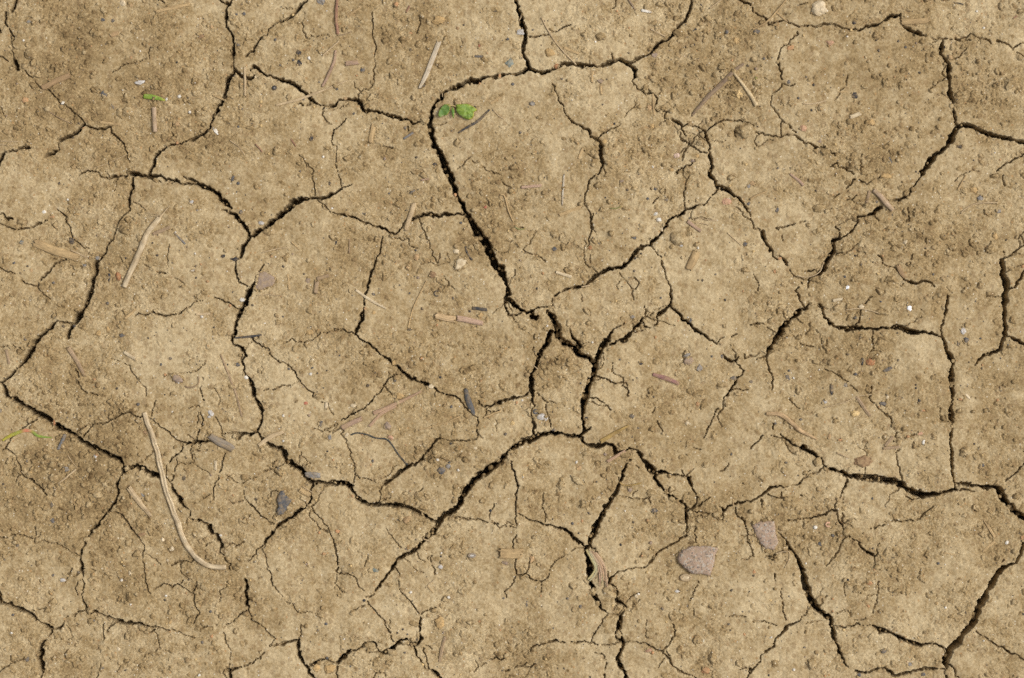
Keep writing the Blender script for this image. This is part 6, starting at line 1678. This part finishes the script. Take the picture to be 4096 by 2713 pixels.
# open seed husk, snail-like rings, nut shell pit
def ring_mesh(name, rx, ry, r, k=28, kk=8):
    vs, fs = [], []
    for i in range(k):
        a = 2 * math.pi * i / k
        for j in range(kk):
            b = 2 * math.pi * j / kk
            vs.append(((rx + r * math.cos(b)) * math.cos(a) * S, (ry + r * math.cos(b)) * math.sin(a) * S, r * 0.9 * math.sin(b) * S))
    for i in range(k):
        for j in range(kk):
            fs.append((i * kk + j, ((i + 1) % k) * kk + j, ((i + 1) % k) * kk + (j + 1) % kk, i * kk + (j + 1) % kk))
    me = new_mesh(name, vs, fs)
    float_attr(me, 'across', [0.4] * len(vs)); float_attr(me, 'along', np.arange(len(vs)) * 0.3)
    return me
for key, x, y, rx, ry, r, c, inner, name, label, cat in (
        ('32', 1665, 668, 44, 24, 11, RGB['straw'], RGB['cream'], 'seed_husk', 'open oval cream seed husk below the large granite stone', 'seed husk'),
        ('01', 222, 790, 15, 15, 7, RGB['black'], RGB['grey'], 'snail_shell', 'small black ring shaped shell left of the long pale straw', 'shell'),
        ('22', 320, 553, 18, 18, 6, RGB['slate'], RGB['grey'], 'snail_shell', 'grey ring shaped shell beside the pale oval quartz pebble', 'shell'),
        ('31', 1988, 468, 30, 15, 9, RGB['bark'], RGB['quartz'], 'nut_shell', 'brown nut shell with a pale centre at lower centre', 'shell')):
    k = sheet_k(key)
    u_, v_ = sheet(key, x, y)
    e = add_obj(name, None, None, label=label, cat=cat, loc=(*to_world(u_, v_), (surf(u_, v_) + r * k * 1.1) * S))
    add_obj('rim', ring_mesh('rim', rx * k, ry * k, r * k), STRAW, parent=e, color=c)
    add_obj('inside', pebble_mesh('inside', rx * k * 0.95, ry * k * 0.95, r * k * 0.7, 0, 5, False, 2), STONE, parent=e, color=inner)

# loose crumbs nobody could count, thick in the brown patches and down in the cracks
v1, f1 = ICO[1]
cv, cf, cl = [], [], []
def crumb(u_, v_, R, z, tone):
    r = np.random.default_rng(int(u_ * 7 + v_ * 13) % 100000)
    p = v1 * (1 + r.normal(0, 0.10, len(v1)))[:, None] * R * r.uniform(0.75, 1.25, 3) * np.array([1, 1, 0.8])
    a = r.uniform(0, 6.28)
    x = p[:, 0] * math.cos(a) - p[:, 1] * math.sin(a); y = p[:, 0] * math.sin(a) + p[:, 1] * math.cos(a)
    wx, wy = to_world(u_, v_)
    base = len(cv) * len(v1)
    cv.append(np.stack([x * S + wx, y * S + wy, (p[:, 2] + z) * S], 1))
    cf.append(f1 + base)
    cl.append(np.full(len(v1), tone))
n = 15000
qx = RNG.uniform(-40, 4136, n); qy = RNG.uniform(-40, 2753, n); qd = dens_at(qx, qy); qu = RNG.random((n, 3))
for i in range(n):
    if qu[i, 0] < 0.03 + 1.5 * max(0.0, qd[i] - 0.10):
        j_, i_ = min(np.searchsorted(YS, qy[i]), NY - 1), min(np.searchsorted(XS, qx[i]), NX - 1)
        if SD[j_, i_] < 3: continue
        R = 2.6 + 8.0 * qu[i, 1] ** 3.4
        crumb(qx[i], qy[i], R, float(H0[j_, i_]) + R * 0.2, 0.38 + 0.30 * qu[i, 2])
# soil packed round the bedded stones
for key, _, _, txt, *_r in SLABS:
    P = np.array([sheet(key, *map(float, t.split(','))) for t in txt.split()])
    for i in range(len(P)):
        for t in RNG.random(7):
            q = P[i] + (P[(i + 1) % len(P)] - P[i]) * t + RNG.normal(0, 3.0, 2)
            R = 2.4 + 5.0 * RNG.random() ** 2
            crumb(q[0], q[1], R, surf(*q) + R * 0.3, 0.35 + 0.3 * RNG.random())
for p in pend:
    if not p.get('grit') and max(p['rx'], p['ry']) > 9:
        for _ in range(5):
            a = RNG.uniform(0, 6.283)
            R = 1.8 + 3.2 * RNG.random() ** 2
            crumb(p['u'] + p['rx'] * 1.02 * math.cos(a), p['v'] + p['ry'] * 1.02 * math.sin(a), R, surf(p['u'], p['v']) + R * 0.3, 0.35 + 0.3 * RNG.random())
jj_, ii_ = np.nonzero((HW > 5.5) & (SDJ < -1.5))
pick = RNG.choice(len(jj_), min(420, len(jj_)), replace=False)
for t in pick:
    j_, i_ = jj_[t], ii_[t]
    R = float(min(HW[j_, i_] * RNG.uniform(0.3, 0.8), 11.0))
    crumb(XS[i_], YS[j_], R, float(H0[j_, i_]) - RNG.uniform(0.35, 1.0) * float(min(HW[j_, i_] * 4.0, 60)) - R, 0.6)
co = np.concatenate(cv); fa = np.concatenate(cf)
me = fast_mesh('mud_crumbs', co, fa)
float_attr(me, 'loam', np.concatenate(cl))
float_attr(me, 'grain', np.full(len(co), 0.5))
add_obj('mud_crumbs', me, SOIL, kind='stuff', label='loose brown crumbs of dry mud strewn over the ground', cat='crumbs')
# fine coloured grit
GR = [('black', 200), ('slate', 110), ('orange', 90), ('gold', 60), ('white', 80), ('mauve', 40)]
for cname, cnt in GR:
    cv, cf, cl = [], [], []
    near = dict(black=('black', 'charcoal'), slate=('slate', 'grey', 'teal', 'greengrey'), orange=('orange', 'red', 'rust', 'salmon', 'maroon'), gold=('gold', 'ochre', 'tan', 'olive'),
                white=('white', 'cream', 'quartz', 'bright'), mauve=('mauve', 'brown', 'pink'))[cname]
    for p in peb[250:]:
        if p['c'] in near:
            crumb(p['u'], p['v'], 0.5 * (p['rx'] + p['ry']), surf(p['u'], p['v']) + 1.0, 0.0)
    for _ in range(cnt):
        a, b = RNG.uniform(0, 4096), RNG.uniform(0, 2713)
        if SD[min(np.searchsorted(YS, b), NY - 1), min(np.searchsorted(XS, a), NX - 1)] < 2: continue
        R = 2.0 + 3.0 * RNG.random() ** 2
        crumb(a, b, R, surf(a, b) + R * 0.15, 0.0)
    me = fast_mesh('grit', np.concatenate(cv), np.concatenate(cf))
    add_obj('grit', me, MINERAL if cname in ('white', 'gold') else STONE, kind='stuff', label=f'fine {WORD[cname]} grit scattered over the mud', cat='grit', color=RGB[cname])
